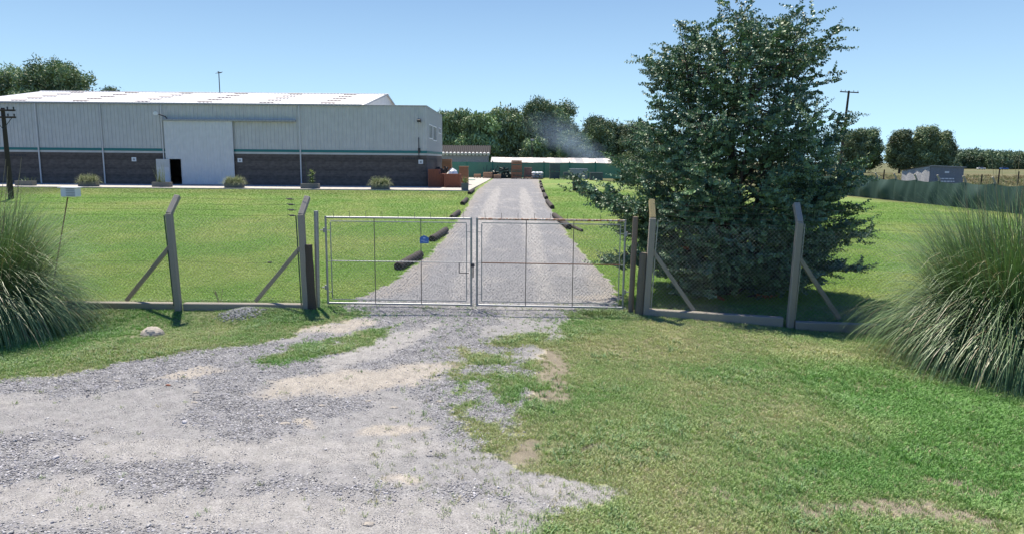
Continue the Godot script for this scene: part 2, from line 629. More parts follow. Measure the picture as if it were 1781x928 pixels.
func build_fences() -> void:
	# left of the gate
	var f := thing("chain_link_fence", "chain link fence with two braced concrete posts left of the gate", "fence", Vector3.ZERO, 0.0, "")
	var st := new_st()
	box2(st, Vector3(-7.28, -0.35, -15.63), Vector3(-4.62, 0.155, -15.45), 0.012)
	obj("foundation_beam", st, M.beam, f)
	st = new_st()
	box2(st, Vector3(-12.2, -0.35, -15.66), Vector3(-7.43, 0.15, -15.48), 0.012)
	obj("foundation_beam", st, M.beam, f)
	concrete_post(f, -7.35, 15.42, -0.09, 0.0, -1.42, 0.5)
	concrete_post(f, -4.54, 15.45, -0.05, 0.0, -1.3, 0.5)
	wire_panel(f, Vector3(-7.45, 0, -15.56), Vector3(-4.56, 0, -15.56), 0.17, 2.05)
	wire_panel(f, Vector3(-12.2, 0, -15.58), Vector3(-7.45, 0, -15.58), 0.17, 2.05)
	for k in 4:
		var h := 2.12 + 0.115 * k
		var z := -15.44 - 0.062 * k
		strand(f, "barbed_wire", [Vector3(-12.2, h, z), Vector3(-7.44 + 0.02 * k, h, z), Vector3(-4.57 + 0.02 * k, h, z)], 0.0022, true)
		st = new_st()
		var c := Vector3(-4.78 - 0.03 * k, h - 0.004, z)
		box(st, c, Vector3(0.10, 0.035, 0.045), 0.01)
		rod(st, c + Vector3(-0.09, 0.015, 0), c + Vector3(0.09, -0.01, 0), 0.008, 5)
		obj("wire_tensioner", st, M.dark_iron, f)
	strand(f, "tension_wire", [Vector3(-12.2, 1.08, -15.57), Vector3(-7.45, 1.08, -15.57), Vector3(-4.6, 1.06, -15.57)], 0.002, false)
	st = new_st()
	box(st, Vector3(-5.35, 1.07, -15.56), Vector3(0.09, 0.03, 0.04), 0.008)
	obj("wire_tensioner", st, M.dark_iron, f)
	# right of the gate
	f = thing("chain_link_fence", "chain link fence with braced concrete posts in front of the big tree", "fence")
	st = new_st()
	var turn := Basis(Vector3.UP, -atan2(0.78, 2.85))
	box(st, Vector3(4.37, -0.08, -15.02), Vector3(2.78, 0.44, 0.18), 0.012, turn)
	obj("foundation_beam", st, M.beam, f)
	st = new_st()
	box(st, Vector3(7.6, -0.13, -14.28), Vector3(3.4, 0.44, 0.18), 0.012, Basis(Vector3.UP, -0.14))
	obj("foundation_beam", st, M.beam, f)
	concrete_post(f, 2.95, 15.36, 0.08, 0.0, 1.05, -0.05, true)
	concrete_post(f, 5.82, 14.58, 0.07, 0.0, 1.08, 0.1)
	wire_panel(f, Vector3(2.98, 0, -15.42), Vector3(5.86, 0, -14.66), 0.15, 2.0)
	wire_panel(f, Vector3(5.86, 0, -14.66), Vector3(9.2, 0, -14.2), 0.1, 1.95)
	for k in 4:
		var h := 2.05 + 0.115 * k
		strand(f, "barbed_wire", [Vector3(3.04, h + 0.04, -15.36 - 0.062 * k), Vector3(5.9, h, -14.58 - 0.062 * k), Vector3(9.2, h - 0.05, -14.1 - 0.062 * k)], 0.0022, true)
	strand(f, "tension_wire", [Vector3(2.98, 1.05, -15.4), Vector3(5.86, 1.02, -14.62), Vector3(9.2, 1.0, -14.15)], 0.002, false)

func gate_leaf(label: String, a: Vector3, b: Vector3, top_m: Material, latch: bool) -> void:
	# built along local x from the hinge side at the origin
	var len := (b - a).length()
	var g := thing("gate_leaf", label, "gate", a, -atan2(b.z - a.z, b.x - a.x), "leaves of the double gate")
	var lo := 0.09
	var hi := 2.04
	var st := new_st()
	rod(st, Vector3(0, hi, 0), Vector3(len, hi, 0), 0.023, 10)
	obj("top_rail", st, top_m, g)
	st = new_st()
	rod(st, Vector3(0, lo, 0), Vector3(len, lo, 0), 0.023, 10)
	obj("bottom_rail", st, M.galvanised_bright, g)
	for x in [0.0, len]:
		st = new_st()
		rod(st, Vector3(x, lo - 0.027, 0), Vector3(x, hi + 0.027, 0), 0.0235, 10)
		obj("stile", st, M.galvanised, g)
	st = new_st()
	var i := 0.105
	for q in [[Vector3(i, lo + i, 0), Vector3(i, hi - i, 0)], [Vector3(len - i, lo + i, 0), Vector3(len - i, hi - i, 0)]]:
		bar(st, q[0], q[1], 0.022, 0.012, 0.002)
	for y in [lo + 0.085, hi - 0.085]:
		bar(st, Vector3(i, y, 0), Vector3(len - i, y, 0), 0.022, 0.012, 0.002)
	for y in [0.35, 1.05, 1.75]:
		for x in [0.055, len - 0.055]:
			bar(st, Vector3(x - 0.05, y, 0), Vector3(x + 0.05, y, 0), 0.014, 0.014, 0.002)
	obj("mesh_frame", st, M.galvanised, g)
	for x in [len * 0.335, len * 0.655]:
		st = new_st()
		rod(st, Vector3(x, lo, 0.012), Vector3(x, hi, 0.012), 0.009, 6)
		obj("upright_rod", st, M.old_wire, g)
	st = new_st()
	rod(st, Vector3(0.1, 1.06, 0.026), Vector3(len - 0.1, 1.06, 0.026), 0.011, 6)
	obj("middle_rod", st, M.galvanised_bright if latch else M.rusty, g)
	st = new_st()
	var n := int(len / 0.33)
	for k in n:
		var x := len * (k + 0.5) / n
		rod(st, Vector3(x, hi + 0.02, 0), Vector3(x + rr(-0.012, 0.012), hi + 0.14, rr(-0.01, 0.01)), 0.0045, 4)
	obj("spikes", st, M.old_wire, g).set_meta("kind", "stuff")
	wire_panel(g, Vector3(i, 0, -0.01), Vector3(len - i, 0, -0.01), lo + 0.085, hi - 0.085, "wire_mesh", 0.085, 0.0018)
	for y in [0.45, 1.75]:
		st = new_st()
		rod(st, Vector3(-0.03 if latch else len + 0.03, y - 0.05, 0), Vector3(-0.03 if latch else len + 0.03, y + 0.05, 0), 0.035, 8)
		box(st, Vector3(-0.08 if latch else len + 0.08, y, 0), Vector3(0.1, 0.02, 0.04), 0.003)
		obj("hinge", st, M.galvanised, g)
	if latch:
		st = new_st()
		bar(st, Vector3(len - 0.27, 0.82, 0.03), Vector3(len - 0.27, 1.05, 0.03), 0.016, 0.01, 0.002)
		bar(st, Vector3(len - 0.27, 0.82, 0.03), Vector3(len - 0.05, 0.82, 0.03), 0.016, 0.01, 0.002)
		obj("latch_guard", st, M.dark_iron, g)
		st = new_st()
		rod(st, Vector3(len + 0.045, 0.72, 0.035), Vector3(len + 0.045, 1.05, 0.035), 0.012, 8)
		box(st, Vector3(len + 0.03, 1.0, 0.04), Vector3(0.09, 0.07, 0.03), 0.005)
		obj("bolt", st, M.dark_iron, g)

func build_gate() -> void:
	gate_leaf("left leaf of the wire gate with the blue plaque, grey tube frame", Vector3(-4.2, 0, -15.98), Vector3(-0.92, 0, -15.9), M.galvanised_bright, true)
	gate_leaf("right leaf of the wire gate with rust along its top rail", Vector3(-0.79, 0, -15.89), Vector3(2.5, 0, -15.72), M.rusty_rail, false)
	# blue house-shaped plaque wired to the left leaf
	var p := thing("gate_plaque", "small blue house shaped plaque wired to the gate", "sign", Vector3(-1.975, 1.565, -15.895))
	var st := new_st()
	var o := [Vector3(-0.1, -0.085, 0), Vector3(0.1, -0.085, 0), Vector3(0.1, 0.045, 0), Vector3(0.0, 0.1, 0), Vector3(-0.1, 0.045, 0)]
	for z in [0.003, -0.003]:
		for k in [1, 2, 3]:
			tri(st, o[0] + Vector3(0, 0, z), o[k] + Vector3(0, 0, z), o[k + 1] + Vector3(0, 0, z), Vector3(0, 0, z))
	for k in 5:
		var a: Vector3 = o[k]
		var b: Vector3 = o[(k + 1) % 5]
		quad(st, a + Vector3(0, 0, 0.003), b + Vector3(0, 0, 0.003), b - Vector3(0, 0, 0.003), a - Vector3(0, 0, 0.003), (a + b) * 0.5)
	obj("plate", st, M.plaque_blue, p)
	st = new_st()
	for r in [[0.0, 0.035, 0.05, 0.03], [-0.03, -0.02, 0.08, 0.012], [0.02, -0.045, 0.1, 0.01]]:
		box(st, Vector3(r[0], r[1], 0.0055), Vector3(r[2], r[3], 0.002))
	obj("print", st, M.plaque_pale, p)
	# posts that carry the gate
	st = new_st()
	rod(st, P(-4.36, 15.7, -0.2), Vector3(-4.33, 2.2, -15.7), 0.05, 12)
	tag(obj("gate_post", st, M.galvanised, null), "round grey steel post hinging the left gate leaf", "post", "gate posts")
	st = new_st()
	rod(st, P(2.66, 15.62, -0.2), Vector3(2.7, 2.14, -15.6), 0.06, 12)
	tag(obj("gate_post", st, M.weathered_post, null), "weathered brown post hinging the right gate leaf", "post", "gate posts")
	for q in [[-4.42, 15.46, 1.47, -4.46, "thick dark timber stub leaning against the left gate post"], [2.82, 15.42, 1.36, 2.87, "thick grey timber stub beside the right gate post"]]:
		st = new_st()
		var pts := []
		var rad := []
		for k in 7:
			var t := k / 6.0
			pts.append(Vector3(lerpf(q[0], q[3], t), lerpf(-0.2, q[2], t), -q[1]))
			rad.append(0.1 + 0.006 * sin(k * 2.1) - 0.012 * t)
		pts.append(pts[6] + Vector3(0, 0.012, 0))
		rad.append(0.075)
		tube(st, pts, rad, 12)
		tag(obj("timber_stub", st, M.old_timber if q[0] < 0 else M.grey_timber), q[4], "post", "timber stubs at the gate")

func build_logs() -> void:
	# x0, d0 (near end), x1, d1 (far end), radius
	var left := [[-3.36, 20.8, -3.0, 23.0, 0.135], [-3.05, 26.9, -2.8, 29.9, 0.135], [-2.98, 34.9, -2.85, 37.6, 0.135], [-3.05, 43.2, -2.98, 46.4, 0.135], [-3.17, 52.2, -3.05, 55.4, 0.135]]
	var words := ["nearest the gate", "second from the gate", "third from the gate", "fourth from the gate", "farthest from the gate, by the planter"]
	for i in left.size():
		log_edge(left[i], "tarred round log along the left drive edge, " + words[i])
	var right := [[2.5, 31.4, 2.15, 36.6, 0.135], [2.3, 41.2, 2.22, 45.6, 0.135], [2.28, 48.2, 2.3, 51.8, 0.135], [2.36, 55.0, 2.42, 58.0, 0.135], [2.5, 61.5, 2.55, 64.5, 0.135], [2.7, 68.0, 2.8, 71.0, 0.135], [2.95, 76.0, 3.05, 79.5, 0.135]]
	words = ["nearest the gate and longest", "second from the gate", "third from the gate", "fourth from the gate", "fifth from the gate", "sixth from the gate", "farthest from the gate"]
	for i in right.size():
		log_edge(right[i], "tarred round log along the right drive edge, " + words[i])
	log_edge([3.0, 30.6, 2.62, 32.4, 0.07], "thin dark pole lying on grass beside the right edge log")

func log_edge(q: Array, label: String) -> void:
	var st := new_st()
	var pts := []
	var rad := []
	for k in 9:
		var t := k / 8.0
		var p := P(lerpf(q[0], q[2], t), lerpf(q[1], q[3], t))
		p.y += q[4] * 0.82 + 0.006 * sin(k * 1.9)
		pts.append(p)
		rad.append(q[4] * (1.0 + 0.035 * sin(k * 2.7 + q[1])))
	var dir: Vector3 = (pts[8] - pts[0]).normalized()
	pts.push_front(pts[0] - dir * 0.015)
	rad.push_front(q[4] * 0.9)
	pts.append(pts[9] + dir * 0.015)
	rad.append(q[4] * 0.9)
	tube(st, pts, rad, 14)
	tag(obj("edging_log", st, M.tarred), label, "log", "logs edging the drive")

# ---------------------------------------------------------------- warehouse
const SLAB := 0.95
const FRONT := -62.5

# ribbed sheet in its own plane: x across, y up, facing +z
func ribbed(w: float, h: float, pitch := 0.333, depth := 0.055) -> Mesh:
	var st := new_st()
	var n := maxi(1, int(round(w / pitch)))
	var p := w / n
	for k in n:
		var x := k * p
		var q := [[x, 0.0], [x + p * 0.62, 0.0], [x + p * 0.70, depth], [x + p * 0.92, depth], [x + p, 0.0]]
		for j in 4:
			quad(st, Vector3(q[j][0], 0, q[j][1]), Vector3(q[j + 1][0], 0, q[j + 1][1]), Vector3(q[j + 1][0], h, q[j + 1][1]), Vector3(q[j][0], h, q[j][1]), Vector3(0, 0, 1))
	# closing back sheet
	quad(st, Vector3(0, 0, -0.02), Vector3(w, 0, -0.02), Vector3(w, h, -0.02), Vector3(0, h, -0.02), Vector3(0, 0, -1))
	return st.commit()

func panel(parent: Node, called: String, mesh: Mesh, m: Material, t: Transform3D) -> void:
	var o := obj(called, mesh, m, parent)
	o.transform = t

func build_warehouse() -> void:
	var slab := new_st()
	var edge := [Vector2(-52, 55.7), Vector2(-3.4, 55.7), Vector2(-3.3, 62.0), Vector2(-2.9, 80.0), Vector2(-2.7, 94.6), Vector2(-52, 94.6)]
	for k in range(1, edge.size() - 1):
		tri(slab, Vector3(edge[0].x, SLAB, -edge[0].y), Vector3(edge[k].x, SLAB, -edge[k].y), Vector3(edge[k + 1].x, SLAB, -edge[k + 1].y), Vector3.UP)
	for k in edge.size():
		var a: Vector2 = edge[k]
		var b: Vector2 = edge[(k + 1) % edge.size()]
		quad(slab, Vector3(a.x, SLAB, -a.y), Vector3(b.x, SLAB, -b.y), Vector3(b.x, 0.4, -b.y), Vector3(a.x, 0.4, -a.y), Vector3(a.x + b.x + 50.0, 0, -(a.y + b.y) + 152.0))
	structure("concrete_apron", slab, M.apron)

	var w := thing("warehouse", "long pale grey metal warehouse with dark block base and teal stripe", "warehouse", Vector3(0, SLAB, 0))
	var blk := 2.68
	var eave := 6.82
	var L := -47.6
	var R := -7.5
	var back := -85.0
	# block base, each stretch a part
	var st := new_st()
	for q in [[L, -30.1], [-24.2, R]]:
		st = new_st()
		box2(st, Vector3(q[0], 0, FRONT - 0.2), Vector3(q[1], blk, FRONT))
		obj("block_wall", st, M.block, w)
	st = new_st()
	box2(st, Vector3(R - 0.2, 0, -76.0), Vector3(R - 0.003, blk, FRONT - 0.2))
	obj("block_wall", st, M.block, w)
	# pale flashing and teal band over the blocks
	for q in [[L, -30.12], [-24.18, R + 0.02]]:
		st = new_st()
		box2(st, Vector3(q[0], blk, FRONT - 0.15), Vector3(q[1], blk + 0.17, FRONT + 0.02), 0.005)
		obj("flashing", st, M.cladding, w)
		st = new_st()
		box2(st, Vector3(q[0], blk + 0.172, FRONT - 0.15), Vector3(q[1], blk + 0.39, FRONT + 0.05), 0.006)
		obj("teal_band", st, M.teal, w)
	st = new_st()
	box2(st, Vector3(R - 0.15, blk, -76.0), Vector3(R + 0.02, blk + 0.17, FRONT - 0.003), 0.005)
	obj("flashing", st, M.cladding, w)
	st = new_st()
	box2(st, Vector3(R - 0.15, blk + 0.172, -76.0), Vector3(R + 0.05, blk + 0.39, FRONT - 0.003), 0.006)
	obj("teal_band", st, M.teal, w)
	# ribbed cladding sheets
	var y0 := blk + 0.392
	var tall := ribbed(1.0, eave - y0)
	var x := L
	for seg in [[L, -30.1, y0], [-30.1, -24.2, 5.45], [-24.2, R, y0]]:
		var count := int(round((seg[1] - seg[0]) / 1.0))
		var wid: float = (seg[1] - seg[0]) / count
		var mesh := ribbed(wid, eave - seg[2])
		for k in count:
			panel(w, "cladding_sheet", mesh, M.cladding, Transform3D(Basis(), Vector3(seg[0] + k * wid, seg[2], FRONT)))
	var z := FRONT - 0.02
	while z > -76.0:
		var wid := minf(1.0, 76.0 + z)
		if wid < 0.1: break
		panel(w, "cladding_sheet", tall if wid > 0.98 else ribbed(wid, eave - y0), M.cladding, Transform3D(Basis(Vector3.UP, PI / 2), Vector3(R, y0, z)))
		z -= 1.0
	# closing walls at the left, back and inner side
	st = new_st()
	box2(st, Vector3(L - 0.15, 0, back), Vector3(L - 0.003, eave, FRONT - 0.2))
	box2(st, Vector3(L, 0, back - 0.15), Vector3(-13.0, eave, back))
	box2(st, Vector3(-13.0, 0, back), Vector3(-12.85, eave, -76.2))
	box2(st, Vector3(-12.85, 0, -76.2), Vector3(R - 0.21, eave - 0.1, -76.01))
	obj("rear_wall", st, M.cladding, w)
	# parapet cap over the annex and eave gutter
	st = new_st()
	box2(st, Vector3(-13.0, eave, FRONT - 0.14), Vector3(R + 0.06, eave + 0.1, FRONT + 0.06), 0.01)
	box2(st, Vector3(R - 0.14, eave, -76.05), Vector3(R + 0.062, eave + 0.102, FRONT - 0.142), 0.01)
	obj("parapet_cap", st, M.trim, w)
	st = new_st()
	box2(st, Vector3(-12.8, eave - 0.3, -76.0), Vector3(R - 0.16, eave - 0.22, FRONT - 0.16))
	obj("annex_roof", st, M.roof_white, w)
	st = new_st()
	box2(st, Vector3(L - 0.1, eave - 0.02, FRONT + 0.032), Vector3(-13.0, eave + 0.13, FRONT + 0.16), 0.01)
	obj("gutter", st, M.trim, w)
	# gabled roof, ridge along x
	var ridge := 8.78
	var mid := -73.75
	var run := Vector2(FRONT + 0.12 - mid, ridge - eave - 0.05)
	var slope := run.length()
	var sheet := ribbed(1.0, slope, 0.333, 0.035)
	var up := Vector3(0, run.y, -run.x).normalized()
	var ba := Basis(Vector3(1, 0, 0), up, Vector3(1, 0, 0).cross(up))
	x = L - 0.15
	var n := 0
	while x < -13.1:
		panel(w, "roof_sheet", sheet, M.roof_white, Transform3D(ba, Vector3(x, eave + 0.05, FRONT + 0.12)))
		x += 1.0
		n += 1
	st = new_st()
	quad(st, Vector3(L - 0.15, ridge, mid), Vector3(x, ridge, mid), Vector3(x, eave, back - 0.3), Vector3(L - 0.15, eave, back - 0.3), Vector3(0, 1, -0.2))
	obj("rear_roof", st, M.roof_white, w)
	st = new_st()
	box(st, Vector3((L + x) * 0.5, ridge + 0.03, mid), Vector3(x - L + 0.3, 0.06, 0.5), 0.02)
	obj("ridge_cap", st, M.roof_white, w)
	st = new_st()
	for gx in [L, x - 0.12]:
		st = new_st()
		for q in [0.0, -0.1]:
			tri(st, Vector3(gx + q, eave, FRONT), Vector3(gx + q, eave, back), Vector3(gx + q, ridge - 0.04, mid), Vector3(1 if q == 0.0 else -1, 0, 0))
		quad(st, Vector3(gx, eave, FRONT), Vector3(gx - 0.1, eave, FRONT), Vector3(gx - 0.1, ridge - 0.04, mid), Vector3(gx, ridge - 0.04, mid), Vector3(0, 1, 1))
		quad(st, Vector3(gx, eave, back), Vector3(gx - 0.1, eave, back), Vector3(gx - 0.1, ridge - 0.04, mid), Vector3(gx, ridge - 0.04, mid), Vector3(0, 1, -1))
		obj("gable", st, M.cladding, w)
	st = new_st()
	for e in [FRONT + 0.1, back - 0.2]:
		bar(st, Vector3(x, eave + 0.05, e), Vector3(x, ridge, mid), 0.1, 0.16, 0.01)
	obj("verge_trim", st, M.trim, w)
	# translucent sheets: five lapped ends climbing the slope in each bay
	for c in 6:
		var sx := -43.9 + c * 5.42
		for k in 5:
			st = new_st()
			var t := 0.12 + 0.19 * k
			var p := Vector3(sx, eave + 0.05, FRONT + 0.12) + up * slope * t + ba.z * 0.07
			box(st, p + Vector3(0.62, 0, 0), Vector3(1.24, 0.3, 0.06), 0.0, ba)
			obj("skylight", st, M.skylight, w)
	# downpipes
	for px in [-41.05, -35.5, -30.25, -18.4]:
		st = new_st()
		tube(st, [Vector3(px, eave - 0.05, FRONT + 0.1), Vector3(px, eave - 0.3, FRONT + 0.1), Vector3(px, 0.02, FRONT + 0.1)], [0.06, 0.06, 0.06], 10)
		obj("downpipe", st, M.pipe, w)
	# sliding door with a wicket
	var dz := FRONT + 0.2
	var door := Node3D.new()
	door.name = "sliding_door"
	w.add_child(door)
	door.position = Vector3(-30.05, 0, dz)
	panel(door, "door_sheet", ribbed(0.3, 5.5, 0.3, 0.02), M.door_white, Transform3D(Basis(), Vector3(0, 0.03, 0)))
	panel(door, "door_sheet", ribbed(1.05, 5.5 - 2.2, 0.26, 0.02), M.door_white, Transform3D(Basis(), Vector3(0.3, 2.23, 0)))
	for k in 4:
		panel(door, "door_sheet", ribbed(1.14, 5.5, 0.28, 0.02), M.door_white, Transform3D(Basis(), Vector3(1.35 + k * 1.142, 0.03, 0)))
	st = new_st()
	box2(st, Vector3(0.28, 0.03, -0.03), Vector3(0.33, 2.23, 0.04))
	box2(st, Vector3(1.32, 0.03, -0.03), Vector3(1.37, 2.23, 0.04))
	box2(st, Vector3(0.33, 2.18, -0.03), Vector3(1.32, 2.24, 0.04))
	obj("wicket_frame", st, M.pipe, door)
	# the wicket leaf stands open against the wall
	var leaf := Node3D.new()
	leaf.name = "wicket_door"
	w.add_child(leaf)
	leaf.position = Vector3(-29.75, 0, dz + 0.05)
	leaf.rotation.y = deg_to_rad(198.0)
	st = new_st()
	box2(st, Vector3(0.05, 0.08, -0.012), Vector3(0.97, 1.45, 0.012))
	obj("lower_panel", st, M.door_white, leaf)
	st = new_st()
	box2(st, Vector3(0.05, 1.5, -0.012), Vector3(0.97, 2.12, 0.012))
	obj("upper_panel", st, M.cladding, leaf)
	st = new_st()
	for q in [[0.0, 0.05, 0.05, 2.17], [0.97, 0.05, 1.02, 2.17], [0.05, 2.12, 0.97, 2.17], [0.05, 0.05, 0.97, 0.08], [0.05, 1.45, 0.97, 1.5]]:
		box2(st, Vector3(q[0], q[1], -0.025), Vector3(q[2], q[3], 0.025))
	obj("door_frame", st, M.pipe, leaf)
	st = new_st()
	box2(st, Vector3(-30.1, 5.42, FRONT + 0.04), Vector3(-18.7, 5.58, FRONT + 0.34), 0.01)
	obj("door_track", st, M.trim, w)
	# lamps and camera
	st = new_st()
	tube(st, [Vector3(-29.7, 5.45, FRONT + 0.05), Vector3(-29.7, 5.75, FRONT + 0.5), Vector3(-30.15, 5.95, FRONT + 0.9)], [0.05, 0.05, 0.05], 6)
	var lamp := obj("wall_lamp", st, M.dark_iron, w)
	st = new_st()
	tube(st, [Vector3(-30.3, 5.85, FRONT + 0.95), Vector3(-30.3, 5.93, FRONT + 0.95), Vector3(-30.3, 6.06, FRONT + 0.95), Vector3(-30.3, 6.16, FRONT + 0.95)], [0.12, 0.22, 0.2, 0.06], 12)
	obj("lamp_head", st, M.white_plastic, lamp)
	st = new_st()
	rod(st, Vector3(-7.95, 5.5, FRONT + 0.03), Vector3(-7.95, 5.6, FRONT + 0.4), 0.04, 6)
	box(st, Vector3(-8.05, 5.62, FRONT + 0.5), Vector3(0.3, 0.2, 0.45), 0.03, Basis(Vector3(1, 0, 0), 0.3))
	obj("floodlight", st, M.dark_iron, w)
	# placards, vents and the conduit
	for px in [-32.9, -23.7, -8.0]:
		st = new_st()
		box2(st, Vector3(px - 0.2, 1.95, FRONT + 0.003), Vector3(px + 0.2, 2.3, FRONT + 0.025), 0.003)
		var pl := obj("placard", st, M.placard, w)
		st = new_st()
		box2(st, Vector3(px - 0.09, 2.03, FRONT + 0.026), Vector3(px + 0.09, 2.2, FRONT + 0.029))
		obj("print", st, M.trim, pl)
	for px in [-43.6, -9.6]:
		for k in 6:
			st = new_st()
			box2(st, Vector3(px + k * 0.24, 2.3, FRONT + 0.002), Vector3(px + k * 0.24 + 0.17, 2.48, FRONT + 0.02), 0.003)
			obj("vent", st, M.dark_iron, w)
	for k in 7:
		st = new_st()
		box2(st, Vector3(R, 2.3, -65.0 - k * 0.9), Vector3(R + 0.02, 2.48, -64.5 - k * 0.9), 0.003)
		obj("vent", st, M.dark_iron, w)
	st = new_st()
	rod(st, Vector3(-8.15, 2.4, FRONT + 0.08), Vector3(-8.15, 4.2, FRONT + 0.08), 0.035, 6)
	box(st, Vector3(-8.12, 3.1, FRONT + 0.1), Vector3(0.2, 0.4, 0.14), 0.02)
	obj("conduit", st, M.dark_iron, w)
	# windows on the side wall
	for q in [[-64.2, -66.8, 4.15, 5.45], [-67.5, -70.4, 4.05, 5.45], [-72.2, -74.6, 4.9, 5.5]]:
		st = new_st()
		var fx := R + 0.075
		for e in [[q[0], q[0] - 0.12, q[2], q[3]], [q[1] + 0.12, q[1], q[2], q[3]], [(q[0] + q[1]) * 0.5 + 0.06, (q[0] + q[1]) * 0.5 - 0.06, q[2] + 0.1, q[3] - 0.1], [q[0] - 0.12, q[1] + 0.12, q[3] - 0.1, q[3]], [q[0] - 0.12, q[1] + 0.12, q[2], q[2] + 0.1]]:
			box2(st, Vector3(R + 0.032, e[2], e[1]), Vector3(fx, e[3], e[0]))
		var win := obj("window", st, M.placard, w)
		st = new_st()
		box2(st, Vector3(R + 0.033, q[2] + 0.1, q[1] + 0.12), Vector3(R + 0.05, q[3] - 0.1, q[0] - 0.12))
		obj("pane", st, M.dark_glass, win)
	# mast on the roof
	st = new_st()
	rod(st, Vector3(-29.6, ridge - 0.2, mid + 0.2), Vector3(-29.6, ridge + 2.1, mid + 0.2), 0.045, 6)
	var mast := obj("aerial_mast", st, M.dark_iron, w)
	st = new_st()
	for k in 4:
		rod(st, Vector3(-29.95 + k * 0.1, ridge + 1.9 + 0.03 * k, mid + 0.2), Vector3(-29.35 + k * 0.05, ridge + 1.95 + 0.03 * k, mid + 0.2), 0.02, 4)
	rod(st, Vector3(-29.6, ridge + 2.0, mid - 0.1), Vector3(-29.6, ridge + 2.05, mid + 0.6), 0.02, 4)
	obj("aerial", st, M.dark_iron, mast)

	# planters along the apron
	var spots := [[-38.9, 57.2, "thin", "low concrete planter nearest the far left end of the warehouse"], [-33.7, 56.9, "mound", "concrete planter with mounded ornamental grass, far left on the apron"], [-27.9, 57.0, "stalks", "concrete planter with tall thin stalks beside the open wicket door"], [-22.0, 56.6, "mound", "concrete planter with mounded grass right of the sliding door"], [-16.0, 56.6, "leafy", "concrete planter with leafy green shoot beside the right hand downpipe"], [-10.4, 56.3, "mound", "concrete planter with mounded grass near the warehouse corner"], [-3.75, 56.2, "spiky", "square concrete planter with young plant where the drive meets the apron"]]
	for s in spots:
		planter(Vector3(s[0], SLAB, -s[1]), s[2], s[3])

func planter(at: Vector3, what: String, label: String) -> void:
	var o := thing("planter", label, "planter", at, 0.0, "planters along the warehouse apron")
	var wx := 0.7 if what != "spiky" else 0.26
	var h := 0.38 if what != "spiky" else 0.55
	var st := new_st()
	box2(st, Vector3(-wx, 0, -0.28), Vector3(wx, h, -0.22), 0.01)
	box2(st, Vector3(-wx, 0, 0.22), Vector3(wx, h, 0.28), 0.01)
	box2(st, Vector3(-wx, 0, -0.219), Vector3(-wx + 0.06, h, 0.219), 0.01)
	box2(st, Vector3(wx - 0.06, 0, -0.219), Vector3(wx, h, 0.219), 0.01)
	obj("trough", st, M.planter, o)
	st = new_st()
	box2(st, Vector3(-wx + 0.061, 0.02, -0.218), Vector3(wx - 0.061, h - 0.05, 0.218))
	obj("soil", st, M.soil, o)
	st = new_st()
	var blades := {"thin": 12, "mound": 1200, "stalks": 60, "leafy": 90, "spiky": 40}
	for k in blades[what]:
		var foot := Vector3(rr(-wx + 0.1, wx - 0.1), h - 0.06, rr(-0.18, 0.18))
		var az := rr(0, TAU)
		var len := 0.5
		var wid := 0.03
		var el := rr(0.5, 1.5)
		match what:
			"mound":
				len = rr(0.5, 0.95)
				wid = 0.022
				el = rr(0.25, 1.5)
			"stalks":
				len = rr(0.5, 1.9)
				foot.x = foot.x * 0.5 - 0.1
				el = rr(1.2, 1.55)
			"leafy":
				foot = Vector3(0.15 + rr(-0.1, 0.1), h + rr(0.0, 0.95), rr(-0.1, 0.1))
				len = rr(0.2, 0.42)
				wid = 0.11
				el = rr(0.0, 0.9)
			"spiky":
				len = rr(0.4, 0.8)
				wid = 0.05
				foot.x *= 0.4
		leaf_strip(st, foot, az, el, len, wid, 1.3 if what == "mound" else 0.15, 4)
	if what == "leafy":
		rod(st, Vector3(0.15, h - 0.05, 0), Vector3(0.17, h + 1.1, 0), 0.012, 5)
		rod(st, Vector3(-0.2, h - 0.05, 0), Vector3(-0.3, h + 1.7, 0), 0.008, 5)
	var f := obj("foliage", st, M.dry_plant if what in ["mound", "stalks"] else M.fresh_plant, o)
	f.set_meta("kind", "stuff")

# one arching blade; front-on width wid, falling over by "droop"
func leaf_strip(st: SurfaceTool, foot: Vector3, az: float, el: float, len: float, wid: float, droop: float, segs: int, tint := Color.WHITE) -> void:
	var dir := Vector3(cos(az) * cos(el), sin(el), sin(az) * cos(el))
	var side := Vector3(-sin(az), 0, cos(az))
	var p := foot
	var s := len / segs
	var prev := [p - side * wid * 0.5, p + side * wid * 0.5]
	st.set_color(tint)
	for k in segs:
		var t := float(k + 1) / segs
		p += dir * s
		dir = (dir + Vector3(0, -droop * s / len * (0.4 + 1.6 * t) * 1.4, 0)).normalized()
		var w := wid * (1.0 - t * t) * 0.5
		var cur := [p - side * w, p + side * w]
		face(st, [prev[0], prev[1], cur[1], prev[0], cur[1], cur[0]] if k < segs - 1 else [prev[0], prev[1], p])
		prev = cur

